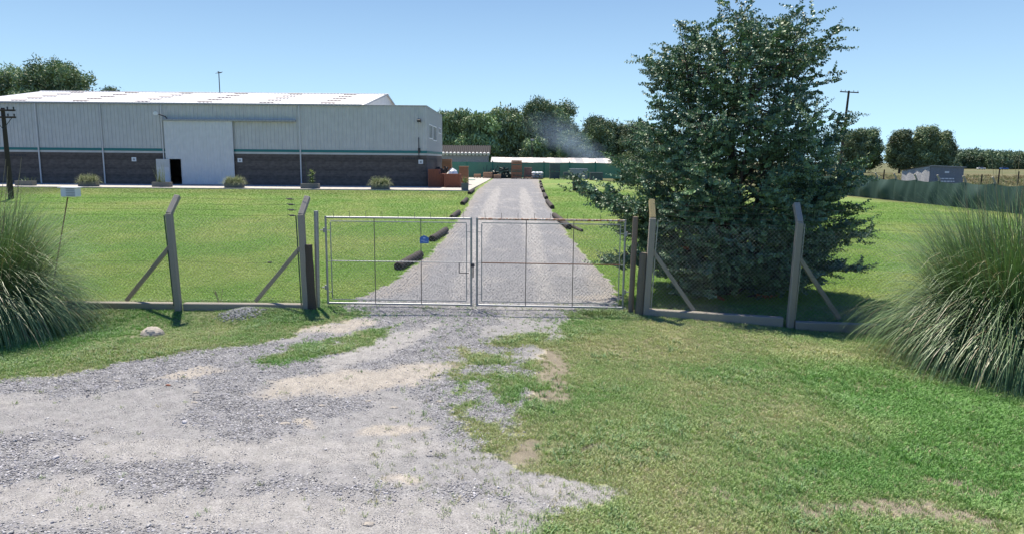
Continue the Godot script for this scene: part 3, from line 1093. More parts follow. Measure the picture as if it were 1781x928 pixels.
# ---------------------------------------------------------------- plants
func pampas(label: String, at: Vector3, count: int, size: float, sd: int, reach: float) -> void:
	rng.seed = sd
	var o := thing("pampas_grass", label, "tall grass", at, 0.0, "clumps of tall grass at the fence")
	var st := new_st()
	for k in count:
		var az := rr(0, TAU)
		var r := reach * sqrt(rng.randf())
		var foot := Vector3(cos(az) * r, -0.03, sin(az) * r)
		var az2 := az + rr(-0.7, 0.7)
		var kind := rng.randf()
		var len := size * rr(0.72, 0.95)
		var el := rr(0.8, 1.3)
		var droop := rr(1.4, 2.6)
		if kind < 0.38:
			len = size * rr(0.8, 1.1)
			el = rr(1.15, 1.5)
			droop = rr(0.7, 1.7)
		elif kind < 0.6:
			len = size * rr(0.3, 0.65)
			el = rr(0.5, 1.2)
		var c := Color(0.085, 0.165, 0.055).lerp(Color(0.19, 0.28, 0.125), rng.randf())
		if rng.randf() < 0.13: c = Color(0.36, 0.31, 0.18) * rr(0.6, 1.1)
		c.a = 1.0
		leaf_strip(st, foot, az2, el, len, rr(0.012, 0.021), droop, 10, c)
	obj("blades", st, M.pampas, o).set_meta("kind", "stuff")
	st = new_st()
	for k in 70:
		var az := rr(0, TAU)
		var r := reach * sqrt(rng.randf())
		var a := Vector3(cos(az) * r, 0, sin(az) * r)
		var h := size * rr(0.6, 1.15)
		tube(st, [a, a + Vector3(rr(-0.1, 0.1), h * 0.5, rr(-0.1, 0.1)), a + Vector3(cos(az) * 0.25 + rr(-0.15, 0.15), h, sin(az) * 0.25)], [0.007, 0.006, 0.003], 4, false)
	obj("dry_stalks", st, M.straw, o).set_meta("kind", "stuff")

func spray_mesh(sd: int, pairs: int, length: float, leaf: float) -> Mesh:
	var r := RandomNumberGenerator.new()
	r.seed = sd
	var st := new_st()
	st.set_color(Color(0.55, 0.42, 0.36))
	tube(st, [Vector3.ZERO, Vector3(length * 0.5, 0.02, 0.01), Vector3(length, 0.09, -0.01)], [0.006, 0.004, 0.002], 3, false)
	for k in pairs:
		var t := (k + 0.7) / pairs
		var c := Vector3(length * t, 0.02 * t + 0.07 * t * t, 0.0)
		var roll := r.randf_range(-0.7, 0.7) + (PI / 2 if k % 2 else 0.0)
		for s in [-1.0, 1.0]:
			var out := Vector3(0.35, cos(roll) * s, sin(roll) * s).normalized()
			out = (out + Vector3(0, 0.15, 0)).normalized()
			var size := leaf * r.randf_range(0.75, 1.2) * (1.0 - 0.45 * t * t)
			var nrm := Vector3(r.randf_range(0.3, 1.0), r.randf_range(-0.2, 0.9), r.randf_range(-0.6, 0.6))
			var sd2 := out.cross(nrm).normalized()
			nrm = sd2.cross(out).normalized()
			var p0 := c
			var v := r.randf_range(0.75, 1.25)
			st.set_color(Color(v, v, v))
			var ring := []
			for q in [[0.12, 0.0], [0.35, 0.48], [0.8, 0.42], [1.05, 0.0], [0.8, -0.42], [0.35, -0.48]]:
				ring.append(p0 + out * size * q[0] + sd2 * size * q[1])
			for q in range(1, 5):
				face(st, [ring[0], ring[q], ring[q + 1]])
	return st.commit()

func curve_pts(a: Vector3, b: Vector3, lift: float, n: int, wob: float) -> Array:
	var out := []
	for k in n + 1:
		var t := float(k) / n
		var p := a.lerp(b, t)
		p.y += lift * (t * t - t)
		if k > 0 and k < n:
			p += Vector3(rr(-wob, wob), rr(-wob, wob), rr(-wob, wob))
		out.append(p)
	return out

func build_blue_gum() -> void:
	rng.seed = 4242
	var o := thing("eucalyptus_tree", "big bushy blue green gum tree behind the right hand fence", "tree", P(5.45, 18.0))
	var wood := new_st()
	var sprays := []
	var tints := []
	var leaders := [[Vector3(0.0, 0, 0), Vector3(-0.02, 3.3, 0.05), Vector3(0.1, 6.5, 0.0), 0.15], [Vector3(-0.1, 0.1, 0.1), Vector3(-0.9, 3.0, 0.35), Vector3(-1.45, 6.5, 0.2), 0.10], [Vector3(0.1, 0.1, -0.05), Vector3(1.05, 3.0, -0.2), Vector3(1.5, 6.0, 0.1), 0.10], [Vector3(0.05, 0.15, -0.1), Vector3(0.35, 2.8, -1.1), Vector3(0.5, 5.6, -1.3), 0.085], [Vector3(0.05, 0.15, 0.1), Vector3(-0.2, 2.5, 1.1), Vector3(0.1, 5.3, 1.3), 0.085]]
	var lines := []
	for q in leaders:
		var pts := []
		var rad := []
		for k in 13:
			var t := k / 12.0
			var p: Vector3 = q[0] * (1 - t) * (1 - t) + q[1] * 2.0 * t * (1 - t) + q[2] * t * t
			p += Vector3(rr(-0.04, 0.04), 0, rr(-0.04, 0.04)) * (1.0 if k > 0 else 0.0)
			pts.append(p)
			rad.append(q[3] * (1.0 - 0.93 * t))
		pts[0].y = -0.15
		tube(wood, pts, rad, 8, false)
		lines.append(pts)
	# crown half-width by height
	var prof := [[0.0, 2.1], [0.6, 2.4], [1.7, 2.6], [2.7, 2.7], [3.6, 2.55], [4.6, 2.4], [5.4, 2.2], [6.1, 1.9], [6.6, 1.4], [7.2, 0.7]]
	for i in 96:
		var h: float = 0.35 + 6.2 * pow((i + rng.randf()) / 96.0, 0.92)
		var line: Array = lines[rng.randi() % lines.size()]
		var k := 0
		while k < 11 and line[k + 1].y < h * 0.88:
			k += 1
		var from: Vector3 = line[k]
		var az := i * 2.399 + rr(-0.3, 0.3)
		var wdt := 0.7
		for j in prof.size() - 1:
			if h >= prof[j][0] and h < prof[j + 1][0]:
				wdt = lerpf(prof[j][1], prof[j + 1][1], (h - prof[j][0]) / (prof[j + 1][0] - prof[j][0]))
		wdt *= rr(0.6, 1.1)
		if h > 3.4 and rng.randf() < 0.18: continue
		var to := Vector3(cos(az) * wdt, h + rr(-0.1, 0.35), sin(az) * wdt * 0.85)
		k = 0
		while k < 11 and line[k + 1].y < maxf(h - 0.55 * wdt, 0.2):
			k += 1
		from = line[k]
		var flat := Vector3(to.x - from.x, 0, to.z - from.z)
		if flat.length() < 0.25: continue
		limb(wood, sprays, tints, from, to, 0.028)
	# dense skirt down to the grass
	for i in 26:
		var az := i * 2.399 + 0.4
		var h := rr(0.25, 2.3)
		var reach := rr(1.7, 2.75)
		limb(wood, sprays, tints, Vector3(cos(az) * 0.2, maxf(h - 0.3, 0.15), sin(az) * 0.2), Vector3(cos(az) * reach, h, sin(az) * reach * 0.85), 0.025)
	for i in 5:
		var az := rr(-0.9, 0.9)
		var h := rr(1.8, 3.4)
		limb(wood, sprays, tints, Vector3(0.7, h - 0.9, 0), Vector3(cos(az) * rr(2.2, 3.0), h, sin(az) * 2.0), 0.028)
	for q in [[-1.0, 6.3], [0.1, 6.75], [1.1, 6.0], [-1.7, 5.8], [0.4, 6.4]]:
		limb(wood, sprays, tints, Vector3(q[0] * 0.8, q[1] - 1.4, 0.1), Vector3(q[0], q[1], 0.1), 0.02)
	# the long low limb that reaches out over the drive, and a few low skirts
	limb(wood, sprays, tints, Vector3(-0.5, 1.6, 0.2), Vector3(-3.75, 2.75, 0.5), 0.05)
	limb(wood, sprays, tints, Vector3(-0.6, 1.9, 0.2), Vector3(-3.3, 2.3, 0.7), 0.04)
	limb(wood, sprays, tints, Vector3(-0.4, 1.3, 0.2), Vector3(-3.0, 0.75, 0.4), 0.035)
	limb(wood, sprays, tints, Vector3(0.6, 1.3, 0.2), Vector3(3.25, 1.55, 0.3), 0.04)
	limb(wood, sprays, tints, Vector3(0.5, 1.1, 0.2), Vector3(3.05, 0.7, 0.5), 0.035)
	obj("trunk", wood, M.gum_bark, o)
	var half_n := sprays.size() / 2
	var a := scatter("crown", spray_mesh(11, 14, 0.5, 0.064), M.gum_leaf, sprays.slice(0, half_n), tints.slice(0, half_n), o)
	var b := scatter("crown", spray_mesh(23, 11, 0.4, 0.068), M.gum_leaf, sprays.slice(half_n), tints.slice(half_n), o)
	print("gum sprays ", sprays.size())

func limb(wood: SurfaceTool, sprays: Array, tints: Array, from: Vector3, to: Vector3, r: float) -> void:
	var pts := curve_pts(from, to, 0.5, 7, 0.05)
	var rad := []
	for k in 8: rad.append(r * (1.0 - k / 8.6))
	tube(wood, pts, rad, 5, false)
	var dir := (to - from)
	var len := dir.length()
	var n := int(len * 6.5) + 3
	for k in n:
		var t := 0.3 + 0.7 * (k + rng.randf()) / n
		var f := t * 7.0
		var i := mini(int(f), 6)
		var p: Vector3 = pts[i].lerp(pts[i + 1], f - i)
		var az := atan2(dir.z, dir.x) + (1.0 if k % 2 else -1.0) * rr(0.35, 1.25)
		var reach := rr(0.3, 0.8)
		var q := p + Vector3(cos(az), rr(-0.05, 0.4), sin(az)) * reach
		if t > 0.93: q = p + dir.normalized() * 0.3 + Vector3(0, 0.12, 0)
		tube(wood, [p, (p + q) * 0.5 + Vector3(0, -0.02, 0), q], [0.009, 0.006, 0.004], 3, false)
		var m := 2 if t < 0.6 else 5
		for j in m:
			var s := p.lerp(q, (j + 0.6) / m)
			var a2 := az + (1.0 if j % 2 else -1.0) * rr(0.1, 1.9)
			var b := Basis.from_euler(Vector3(rr(-1.5, 1.5), -a2, rr(-0.5, 0.8)))
			var sc := rr(0.7, 1.15)
			sprays.append(Transform3D(b.scaled_local(Vector3(sc, sc, sc)), s))
			var v := rr(0.7, 1.35)
			var c := Color(0.108, 0.195, 0.13).lerp(Color(0.15, 0.24, 0.09), rng.randf() * 0.9) * v
			if rng.randf() < 0.0006: c = Color(0.5, 0.16, 0.04)
			c.a = 1.0
			tints.append(c)

func clump_mesh(sd: int, faces: int, leaf: float, hang: float) -> Mesh:
	var r := RandomNumberGenerator.new()
	r.seed = sd
	var st := new_st()
	for k in faces:
		var p := Vector3(r.randfn(0, 0.42), r.randfn(0, 0.36), r.randfn(0, 0.42))
		var a := Vector3(r.randfn(), r.randfn() - hang, r.randfn()).normalized() * leaf * r.randf_range(0.7, 1.4)
		var b := a.cross(Vector3(r.randfn(), r.randfn(), r.randfn())).normalized() * leaf * 0.33
		var v := r.randf_range(0.7, 1.3)
		st.set_color(Color(v, v, v))
		face(st, [p - a, p - b, p + b, p - b, p + a, p + b])
	return st.commit()

# a tree of lobes filled with leaf clumps; detail = clump size in metres
func far_tree(label: String, at: Vector3, h: float, half: float, tone: Color, detail: float, lobes: int, per: int, mesh: Mesh, group: String, sd: int, low := 0.25) -> void:
	rng.seed = sd
	var o := thing("tree", label, "tree", at, 0.0, group)
	var wood := new_st()
	tube(wood, [Vector3(0, -0.3, 0), Vector3(rr(-0.02, 0.02) * h, h * 0.35, 0), Vector3(rr(-0.04, 0.04) * h, h * 0.8, 0)], [h * 0.028, h * 0.02, h * 0.004], 7, false)
	var places := []
	var tints := []
	for i in lobes:
		var t := low + (0.93 - low) * (i + rng.randf()) / lobes
		var w := half * sqrt(clampf(1.0 - pow((t - 0.52) / 0.53, 2.0), 0.06, 1.0))
		var az := i * 2.399 + rr(-0.4, 0.4)
		var rad := w * rr(0.3, 0.78)
		var c := Vector3(cos(az) * rad, t * h, sin(az) * rad)
		var size := half * rr(0.28, 0.46)
		tube(wood, [Vector3(0, minf(c.y * 0.6, h * 0.5), 0), c * Vector3(0.5, 0.85, 0.5), c], [h * 0.01, h * 0.006, h * 0.002], 4, false)
		var tv := rr(0.6, 1.4)
		for k in per:
			var v := Vector3(rng.randfn(), rng.randfn() * 0.8 + 0.15, rng.randfn()).normalized() * size * pow(rng.randf(), 0.35)
			v.y *= 0.75
			var s := detail * rr(0.7, 1.35)
			places.append(Transform3D(Basis.from_euler(Vector3(rr(-0.4, 0.4), rr(0, TAU), rr(-0.4, 0.4))).scaled_local(Vector3(s, s, s)), c + v))
			var q := tone * tv * rr(0.75, 1.25)
			q.a = 1.0
			tints.append(q)
	obj("trunk", wood, M.far_bark, o)
	scatter("crown", mesh, M.far_leaf, places, tints, o)

func build_far_trees() -> void:
	var fine := clump_mesh(1, 26, 0.26, 0.0)
	var weep := clump_mesh(2, 26, 0.34, 1.2)
	var g1 := Color(0.185, 0.255, 0.115)
	var g2 := Color(0.25, 0.34, 0.15)
	var g3 := Color(0.145, 0.195, 0.09)
	var g4 := Color(0.235, 0.30, 0.145)
	# behind the warehouse, left
	var grp := "trees behind the warehouse roof"
	far_tree("broad dark green tree rising above the left end of the warehouse roof", P(-70.0, 112.0), 16.4, 6.6, g1, 0.95, 26, 60, fine, grp, 21)
	far_tree("tree cut by the left picture edge above the warehouse roof", P(-80.5, 116.0), 15.8, 6.4, g4, 0.95, 24, 60, fine, grp, 22)
	far_tree("small low tree top peeping over the roof right of the broad tree", P(-64.0, 118.0), 13.4, 2.6, g1, 0.8, 10, 45, fine, grp, 23)
	# behind the yard
	grp = "trees behind the yard"
	far_tree("light green willow next to the warehouse corner", P(-11.2, 128.0), 10.8, 4.2, g2, 0.85, 22, 60, weep, grp, 31, 0.1)
	far_tree("second light green willow, between the warehouse and the tall gums", P(-5.9, 124.0), 10.0, 3.6, g2, 0.85, 20, 55, weep, grp, 32, 0.1)
	far_tree("narrow dark tree behind the light green willows", P(-4.0, 148.0), 12.0, 3.6, g3, 0.9, 16, 50, fine, grp, 33, 0.1)
	far_tree("grey green tree left of the tallest gum", P(-1.3, 138.0), 11.9, 4.2, g4, 0.9, 24, 55, weep, grp, 34, 0.08)
	far_tree("tallest broad gum tree behind the yard with smoke drifting past", P(6.8, 142.0), 13.6, 6.0, g1, 0.95, 36, 62, fine, grp, 35, 0.08)
	far_tree("pale green shrubby tree in front of the tallest gum, beside the lamp mast", P(3.4, 118.0), 5.6, 2.4, g2, 0.7, 14, 45, weep, grp, 36, 0.08)
	far_tree("bushy tree low behind the rusty white roof", P(10.4, 120.0), 6.8, 3.6, g1, 0.75, 18, 50, fine, grp, 37, 0.08)
	far_tree("round dark tree right of the smoke", P(16.2, 138.0), 11.0, 4.3, g3, 0.9, 24, 55, fine, grp, 38, 0.12)
	far_tree("dark tree half hidden by the left side of the big gum", P(22.4, 138.0), 10.2, 4.0, g3, 0.9, 22, 55, fine, grp, 39, 0.1)
	far_tree("low yellow green bush under the dark trees right of the smoke", P(17.2, 112.0), 4.2, 2.4, Color(0.12, 0.16, 0.04), 0.6, 12, 45, fine, grp, 40, 0.05)
	far_tree("dark hedge like shrub at the right end of the yard screen", P(15.6, 97.5), 2.9, 2.3, g3, 0.55, 14, 60, fine, grp, 41, 0.05)
	far_tree("tree seen through gaps low in the big gum crown", P(30.0, 142.0), 9.5, 4.2, g1, 0.9, 20, 50, fine, grp, 42, 0.1)
	# gum belt on the right
	grp = "tall trees beyond the right field"
	var words := ["leftmost of the tall trees beyond the field, behind the utility pole", "second tall tree beyond the field, broad and dark", "third tall tree beyond the field with open crown", "fourth tall tree beyond the field, tallest of the belt", "rightmost of the tall trees beyond the field, loose crown"]
	var spots := [[109.5, 232.0, 13.8, 4.4], [117.5, 240.0, 14.0, 4.6], [122.5, 228.0, 13.4, 3.8], [129.0, 226.0, 14.8, 4.2], [135.4, 228.0, 13.2, 3.9]]
	for i in 5:
		far_tree(words[i], Vector3(spots[i][0], 0, -spots[i][1]), spots[i][2], spots[i][3], g3 if i % 2 == 0 else g1, 1.25, 22, 45, fine, grp, 50 + i, 0.16)
	# low wood on the skyline
	grp = "low trees on the skyline"
	for i in 17:
		rng.seed = 300 + i
		var tx := 262.0 + i * 4.6 + rr(-1.5, 1.5)
		var td := 440.0 + rr(-12, 30)
		if i == 0:
			tx = 266.0
		far_tree("low dark tree in the row along the right skyline", Vector3(tx, 0, -td), rr(8.2, 10.8) if i > 2 else rr(5.0, 7.5), rr(6.0, 8.0), Color(0.11, 0.165, 0.085) * rr(0.85, 1.15), 2.2, 14, 26, fine, grp, 80 + i, 0.1)

# ---------------------------------------------------------------- yard, right field and small things
func crate_stack(label: String, x0: float, x1: float, d: float, depth: float, hs: Array, m: Material, category := "crates", called := "crate_stack") -> void:
	var yb := terr((x0 + x1) * 0.5, d) if x0 > -3.0 else SLAB
	var o := thing(called, label, category, Vector3((x0 + x1) * 0.5, yb, -d), 0.0, "stacked goods in the yard")
	var y := 0.0
	var wdt := x1 - x0
	for h in hs:
		var st := new_st()
		var w: float = wdt * rr(0.92, 1.0) * 0.5
		for k in 3:
			box2(st, Vector3(lerpf(-w, w - 0.1, k / 2.0), y, -depth), Vector3(lerpf(-w, w - 0.1, k / 2.0) + 0.1, y + 0.08, 0.0))
		obj("pallet", st, M.pallet_wood, o)
		st = new_st()
		var rows := maxi(2, int(round((h - 0.1) / 0.13)))
		for r in rows:
			var ya: float = y + 0.082 + (h - 0.1) * r / rows
			var e: float = rr(0.0, 0.03)
			box2(st, Vector3(-w + e, ya, -depth + e), Vector3(w - rr(0.0, 0.03), ya + (h - 0.1) / rows - 0.012, -e), 0.008)
		obj("load", st, m, o)
		y += h

func brick_pile(label: String, x0: float, x1: float, d: float, depth: float, h: float, ragged: float) -> void:
	var o := thing("brick_stack", label, "bricks", Vector3(x0, SLAB, -d), 0.0, "stacked bricks at the warehouse corner")
	var st := new_st()
	var lay := 0
	var y := 0.0
	while y < h:
		var wdt := (x1 - x0) * (1.0 if y < h * 0.75 else 1.0 - ragged)
		var nx := int(wdt / 0.13)
		for i in nx:
			for row in [0, 1]:
				var z0: float = 0.0 if row == 0 else -depth
				box(st, Vector3((i + 0.5) * wdt / nx, y + 0.045, z0 - 0.125 + rr(-0.012, 0.012)), Vector3(wdt / nx - 0.012, 0.085, 0.24))
		for j in range(1, int(depth / 0.26)):
			for xe in [0.06, wdt - 0.06]:
				box(st, Vector3(xe + rr(-0.01, 0.01), y + 0.045, -0.26 * j - 0.13), Vector3(0.12, 0.085, 0.245))
		y += 0.095
		lay += 1
	box2(st, Vector3(0.1, 0, -depth - 0.1), Vector3((x1 - x0) - 0.1, h * 0.74, -0.2))
	var b := obj("bricks", st, M.brick, o)
	b.set_meta("kind", "stuff")

func shade_cloth(o: Node, a: Vector3, b: Vector3, y0: float, y1: float, m: Material, sag: float) -> void:
	var st := new_st()
	var n := 14
	var k2 := 6
	var nrm := Vector3(b.z - a.z, 0, a.x - b.x).normalized()
	var ph := rr(0, 9)
	var grid := []
	for i in n + 1:
		var col := []
		for j in k2 + 1:
			var t := float(i) / n
			var u := float(j) / k2
			var p := a.lerp(b, t)
			p.y = lerpf(a.y + y0, a.y + y1, u) - sag * 0.5 * sin(PI * t) * u
			p += nrm * (sag * sin(PI * t) * sin(PI * u) * (0.7 + 0.6 * sin(ph + t * 5.0)) + 0.03 * sin(t * 17.0 + ph + u * 4.0) * sin(PI * t))
			col.append(p)
		grid.append(col)
	st.set_smooth_group(0)
	for i in n:
		for j in k2:
			for v in [grid[i][j], grid[i + 1][j], grid[i + 1][j + 1], grid[i][j], grid[i + 1][j + 1], grid[i][j + 1]]:
				st.add_vertex(v)
	st.generate_normals()
	obj("cloth_panel", st, m, o)

func build_yard() -> void:
	rng.seed = 77
	# bricks and crates at the warehouse corner
	brick_pile("tall stack of red bricks against the warehouse corner", -7.25, -5.95, 61.4, 1.5, 1.45, 0.3)
	brick_pile("lower wide stack of red bricks in front of the corner stack", -5.85, -4.45, 60.8, 1.1, 1.08, 0.0)
	brick_pile("small stack of red bricks behind the two corner stacks", -4.75, -4.05, 64.2, 0.8, 0.75, 0.2)
	crate_stack("tall orange crates by the warehouse side wall", -6.95, -5.95, 70.0, 1.0, [1.2, 1.2], M.orange_crate)
	crate_stack("tall rounded stack of slatted brown boards behind the bricks", -5.15, -4.2, 68.0, 0.9, [1.75], M.brown_crate)
	var st := new_st()
	var o := thing("plastic_sheet", "crumpled white plastic sheet between the brick stacks", "plastic sheet", Vector3(-5.55, SLAB, -66.0))
	lump(st, Vector3(0, 0, 0), Vector3(0.55, 1.5, 0.5), 7)
	obj("sheet", st, M.white_plastic, o)
	o = thing("scrap_heap", "dark heap of scrap on the slab behind the brick stack", "scrap", Vector3(-6.5, SLAB, -65.2))
	st = new_st()
	for k in 26:
		box(st, Vector3(rr(-0.45, 0.45), rr(0.1, 1.75), rr(-0.4, 0.4)), Vector3(rr(0.1, 0.4), rr(0.05, 0.3), rr(0.1, 0.5)), 0.02, Basis.from_euler(Vector3(rr(-1, 1), rr(0, 3), rr(-1, 1))))
	box2(st, Vector3(-0.4, 0, -0.4), Vector3(0.4, 1.5, 0.4), 0.05)
	obj("scrap", st, M.scrap, o).set_meta("kind", "stuff")
	# goods along the screen at the back
	crate_stack("small pale pallet box, leftmost in front of the green screen", -5.05, -4.1, 92.0, 0.9, [0.52], M.pale_crate)
	crate_stack("brown box with a pale lid in front of the green screen", -3.8, -2.6, 91.5, 1.0, [0.76], M.pale_crate)
	crate_stack("small low tan box between the brown box and the tall pile", -2.45, -1.5, 91.5, 0.9, [0.52], M.pale_crate)
	crate_stack("tallest pile of brown pallets in front of the green screen", -0.25, 1.2, 91.5, 1.1, [0.42, 0.46, 0.2, 0.68, 0.6], M.brown_crate)
	crate_stack("brownish grey bale right of the tallest pallet pile", 1.42, 2.5, 92.2, 0.9, [0.38, 1.1], M.bale)
	crate_stack("small tan pallets on the ground before the grey bale", 1.3, 2.4, 90.8, 0.5, [0.24], M.pale_crate)
	o = thing("bag_pallet", "white bulging bags on a pallet at the end of the drive", "bags", P(3.15, 91.5))
	for k in 9:
		st = new_st()
		lump(st, Vector3(-0.45 + 0.45 * (k % 3), 0.1 + 0.26 * (k / 3), rr(-0.1, 0.1)), Vector3(0.3, 0.32, 0.45), 40 + k)
		obj("bag", st, M.white_plastic if k > 5 else M.grey_plastic, o)
	st = new_st()
	box2(st, Vector3(-0.7, 0, -0.5), Vector3(0.7, 0.12, 0.5), 0.01)
	obj("pallet", st, M.pallet_wood, o)
	o = thing("machinery_pile", "dark green machinery and scrap heap before the green screen", "machinery", P(-1.8, 93.6))
	st = new_st()
	for k in 60:
		var bx := rr(-1.9, 1.9)
		var top := 1.0 + 0.55 * sin(bx * 1.6 + 1.0)
		box(st, Vector3(bx, rr(0.1, top), rr(-0.5, 0.5)), Vector3(rr(0.15, 0.8), rr(0.06, 0.4), rr(0.1, 0.6)), 0.02, Basis.from_euler(Vector3(rr(-0.5, 0.5), rr(0, 3), rr(-0.6, 0.6))))
	for k in 14:
		var bx := rr(-1.9, 1.9)
		rod(st, Vector3(bx, 0.2, 0.4), Vector3(bx + rr(-0.6, 0.6), rr(1.0, 1.8), rr(-0.3, 0.3)), 0.04, 5)
	box2(st, Vector3(-1.9, 0, -0.5), Vector3(1.9, 0.6, 0.3), 0.05)
	obj("heap", st, M.machine_green, o).set_meta("kind", "stuff")
	crate_stack("tall blue grey rack right of the drive end", 4.65, 6.0, 91.0, 1.0, [0.95, 1.05], M.blue_crate)
	crate_stack("low blue grey bin right of the tall rack", 6.35, 7.6, 90.0, 1.0, [0.95], M.blue_crate)
	crate_stack("pale grey stacked sheets behind the blue grey bin", 7.3, 9.8, 93.0, 1.0, [1.4], M.grey_plastic, "sheets", "sheet_stack")
	crate_stack("grey bin half hidden behind the low gum limb", 9.9, 11.6, 92.0, 1.0, [1.1], M.blue_crate)
	o = thing("wooden_box", "dark brown wooden box on the right lawn beside the gum limb", "box", P(5.25, 57.5))
	st = new_st()
	for k in 5:
		box2(st, Vector3(-0.42, 0.01 + k * 0.155, -0.4), Vector3(0.42, 0.155 + k * 0.155, 0.4), 0.01)
	obj("boards", st, M.dark_wood, o)
	st = new_st()
	box2(st, Vector3(-0.44, 0.79, -0.42), Vector3(0.44, 0.83, 0.42), 0.01)
	obj("lid", st, M.dark_wood, o)
	# green screen at the back of the yard
	o = thing("shade_cloth_fence", "teal green shade cloth screen across the back of the yard", "fence", Vector3(0, terr(0, 95.0), -95.2), 0.0, "shade cloth screens")
	for k in 8:
		var x := -9.5 + k * 3.4
		st = new_st()
		bar(st, Vector3(x, -0.2, 0), Vector3(x, 2.25, 0), 0.13, 0.12, 0.01)
		obj("post", st, M.pale_concrete if k % 2 else M.dark_iron, o)
		if k < 7:
			shade_cloth(o, Vector3(x, 0, 0.08), Vector3(x + 3.4, 0, 0.08), 0.05, 2.1, M.cloth_teal, 0.1)
	# right boundary screen
	o = thing("shade_cloth_fence", "dark green shade cloth screen along the right side of the lawn", "fence", Vector3(34.2, 0, 0), 0.0, "shade cloth screens")
	var d := 41.0
	while d < 94.0:
		st = new_st()
		bar(st, Vector3(0, -0.3, -d), Vector3(0, 2.05, -d), 0.14, 0.13, 0.01)
		var post := obj("post", st, M.concrete, o)
		st = new_st()
		bar(st, Vector3(0, 2.03, -d), Vector3(-0.22, 2.42, -d), 0.12, 0.11, 0.01)
		obj("arm", st, M.pale_concrete, post)
		shade_cloth(o, Vector3(-0.1, 0, -d), Vector3(-0.1, 0, -d - 3.3), 0.04, 1.95, M.cloth_dark, 0.26)
		d += 3.3
	# low building and rusty roof behind the screen
	o = thing("low_building", "low whitewashed building with dark corrugated roof behind the yard", "building", Vector3(-7.0, 0.9, -108.0))
	st = new_st()
	box2(st, Vector3(-4.0, -0.3, -5.0), Vector3(3.2, 3.1, 0))
	obj("wall", st, M.whitewash, o)
	st = new_st()
	var n := 27
	for k in n:
		var xa := -4.3 + k * 7.9 / n
		var xb := -4.3 + (k + 1) * 7.9 / n
		for j in 4:
			var u0 := xa + (xb - xa) * j / 4.0
			var u1 := xa + (xb - xa) * (j + 1) / 4.0
			var w0 := 0.05 * sin(TAU * j / 4.0)
			var w1 := 0.05 * sin(TAU * (j + 1) / 4.0)
			quad(st, Vector3(u0, 3.2 + w0, 0.35), Vector3(u1, 3.2 + w1, 0.35), Vector3(u1, 4.5 + w1, -2.4), Vector3(u0, 4.5 + w0, -2.4), Vector3(0, 1, 1))
	quad(st, Vector3(-4.3, 4.5, -2.4), Vector3(3.6, 4.5, -2.4), Vector3(3.6, 3.3, -5.3), Vector3(-4.3, 3.3, -5.3), Vector3(0, 1, -1))
	obj("roof", st, M.dark_roof, o)
	st = new_st()
	for k in 14:
		var xa := -4.25 + k * 0.56
		tube(st, [Vector3(xa + 0.28, 3.16, 0.36), Vector3(xa + 0.28, 3.3, 0.1)], [0.24, 0.2], 10)
	obj("scalloped_edge", st, M.white_paint, o)
	st = new_st()
	for k in 12:
		box2(st, Vector3(-2.6 + k * 0.48, 1.55, 0.002), Vector3(-2.6 + k * 0.48 + 0.3, 1.95, 0.03))
	obj("vent_row", st, M.dark_iron, o).set_meta("kind", "stuff")
	for sx in [-4.05, 3.25]:
		st = new_st()
		tri(st, Vector3(sx, 3.1, 0), Vector3(sx, 4.4, -2.4), Vector3(sx, 3.1, -5.0), Vector3(sx, 0, 0))
		obj("gable", st, M.whitewash, o)
	o = thing("open_shed", "long low shed with patchy white rusty roof behind the green screen", "shed", Vector3(5.4, 0.9, -100.0))
	for k in 17:
		st = new_st()
		var xa := -8.5 + k * 1.0
		var lift := rr(-0.04, 0.05)
		box(st, Vector3(xa + 0.5, 2.33 + lift, -2.0), Vector3(0.99, 0.05, 4.3), 0.0, Basis(Vector3(1, 0, 0), 0.17))
		var sh := obj("roof_sheet", st, M.rusty_white if k % 3 else M.roof_dull, o)
	st = new_st()
	for k in 6:
		bar(st, Vector3(-8.2 + k * 3.3, -0.1, 0), Vector3(-8.2 + k * 3.3, 1.95, 0), 0.12, 0.12)
		bar(st, Vector3(-8.2 + k * 3.3, -0.1, -3.9), Vector3(-8.2 + k * 3.3, 2.6, -3.9), 0.12, 0.12)
	obj("frame", st, M.dark_iron, o)
	st = new_st()
	box2(st, Vector3(-8.4, -0.1, -4.1), Vector3(8.4, 2.5, -4.0))
	obj("rear_wall", st, M.dark_wood, o)
	# lamp mast behind the shed
	o = thing("lamp_mast", "thin dark lattice lamp mast standing before the trees behind the yard", "mast", Vector3(3.0, 0.9, -114.0))
	st = new_st()
	rod(st, Vector3(-0.14, 0, 0), Vector3(-0.12, 5.4, 0), 0.05, 6)
	rod(st, Vector3(0.16, 0, 0), Vector3(0.14, 5.2, 0), 0.05, 6)
	for k in 9:
		rod(st, Vector3(-0.14, 0.5 + k * 0.55, 0), Vector3(0.15, 0.75 + k * 0.55, 0), 0.025, 4)
	obj("lattice", st, M.dark_iron, o)
	st = new_st()
	box(st, Vector3(0, 5.5, 0.1), Vector3(0.5, 0.3, 0.25), 0.03)
	obj("lamp_head", st, M.galvanised, o)
	st = new_st()
	box2(st, Vector3(-5.9, SLAB + 0.004, -84.5), Vector3(-4.4, SLAB + 0.03, -82.2), 0.005)
	tag(obj("green_mat", st, M.cloth_teal), "dark green mat lying on the yard concrete", "mat")

	# smoke drifting from a fire behind the gum tree
	o = thing("smoke", "thin blue grey smoke drifting left across the trees", "smoke", Vector3(0, 0, 0))
	o.set_meta("kind", "stuff")
	rng.seed = 91
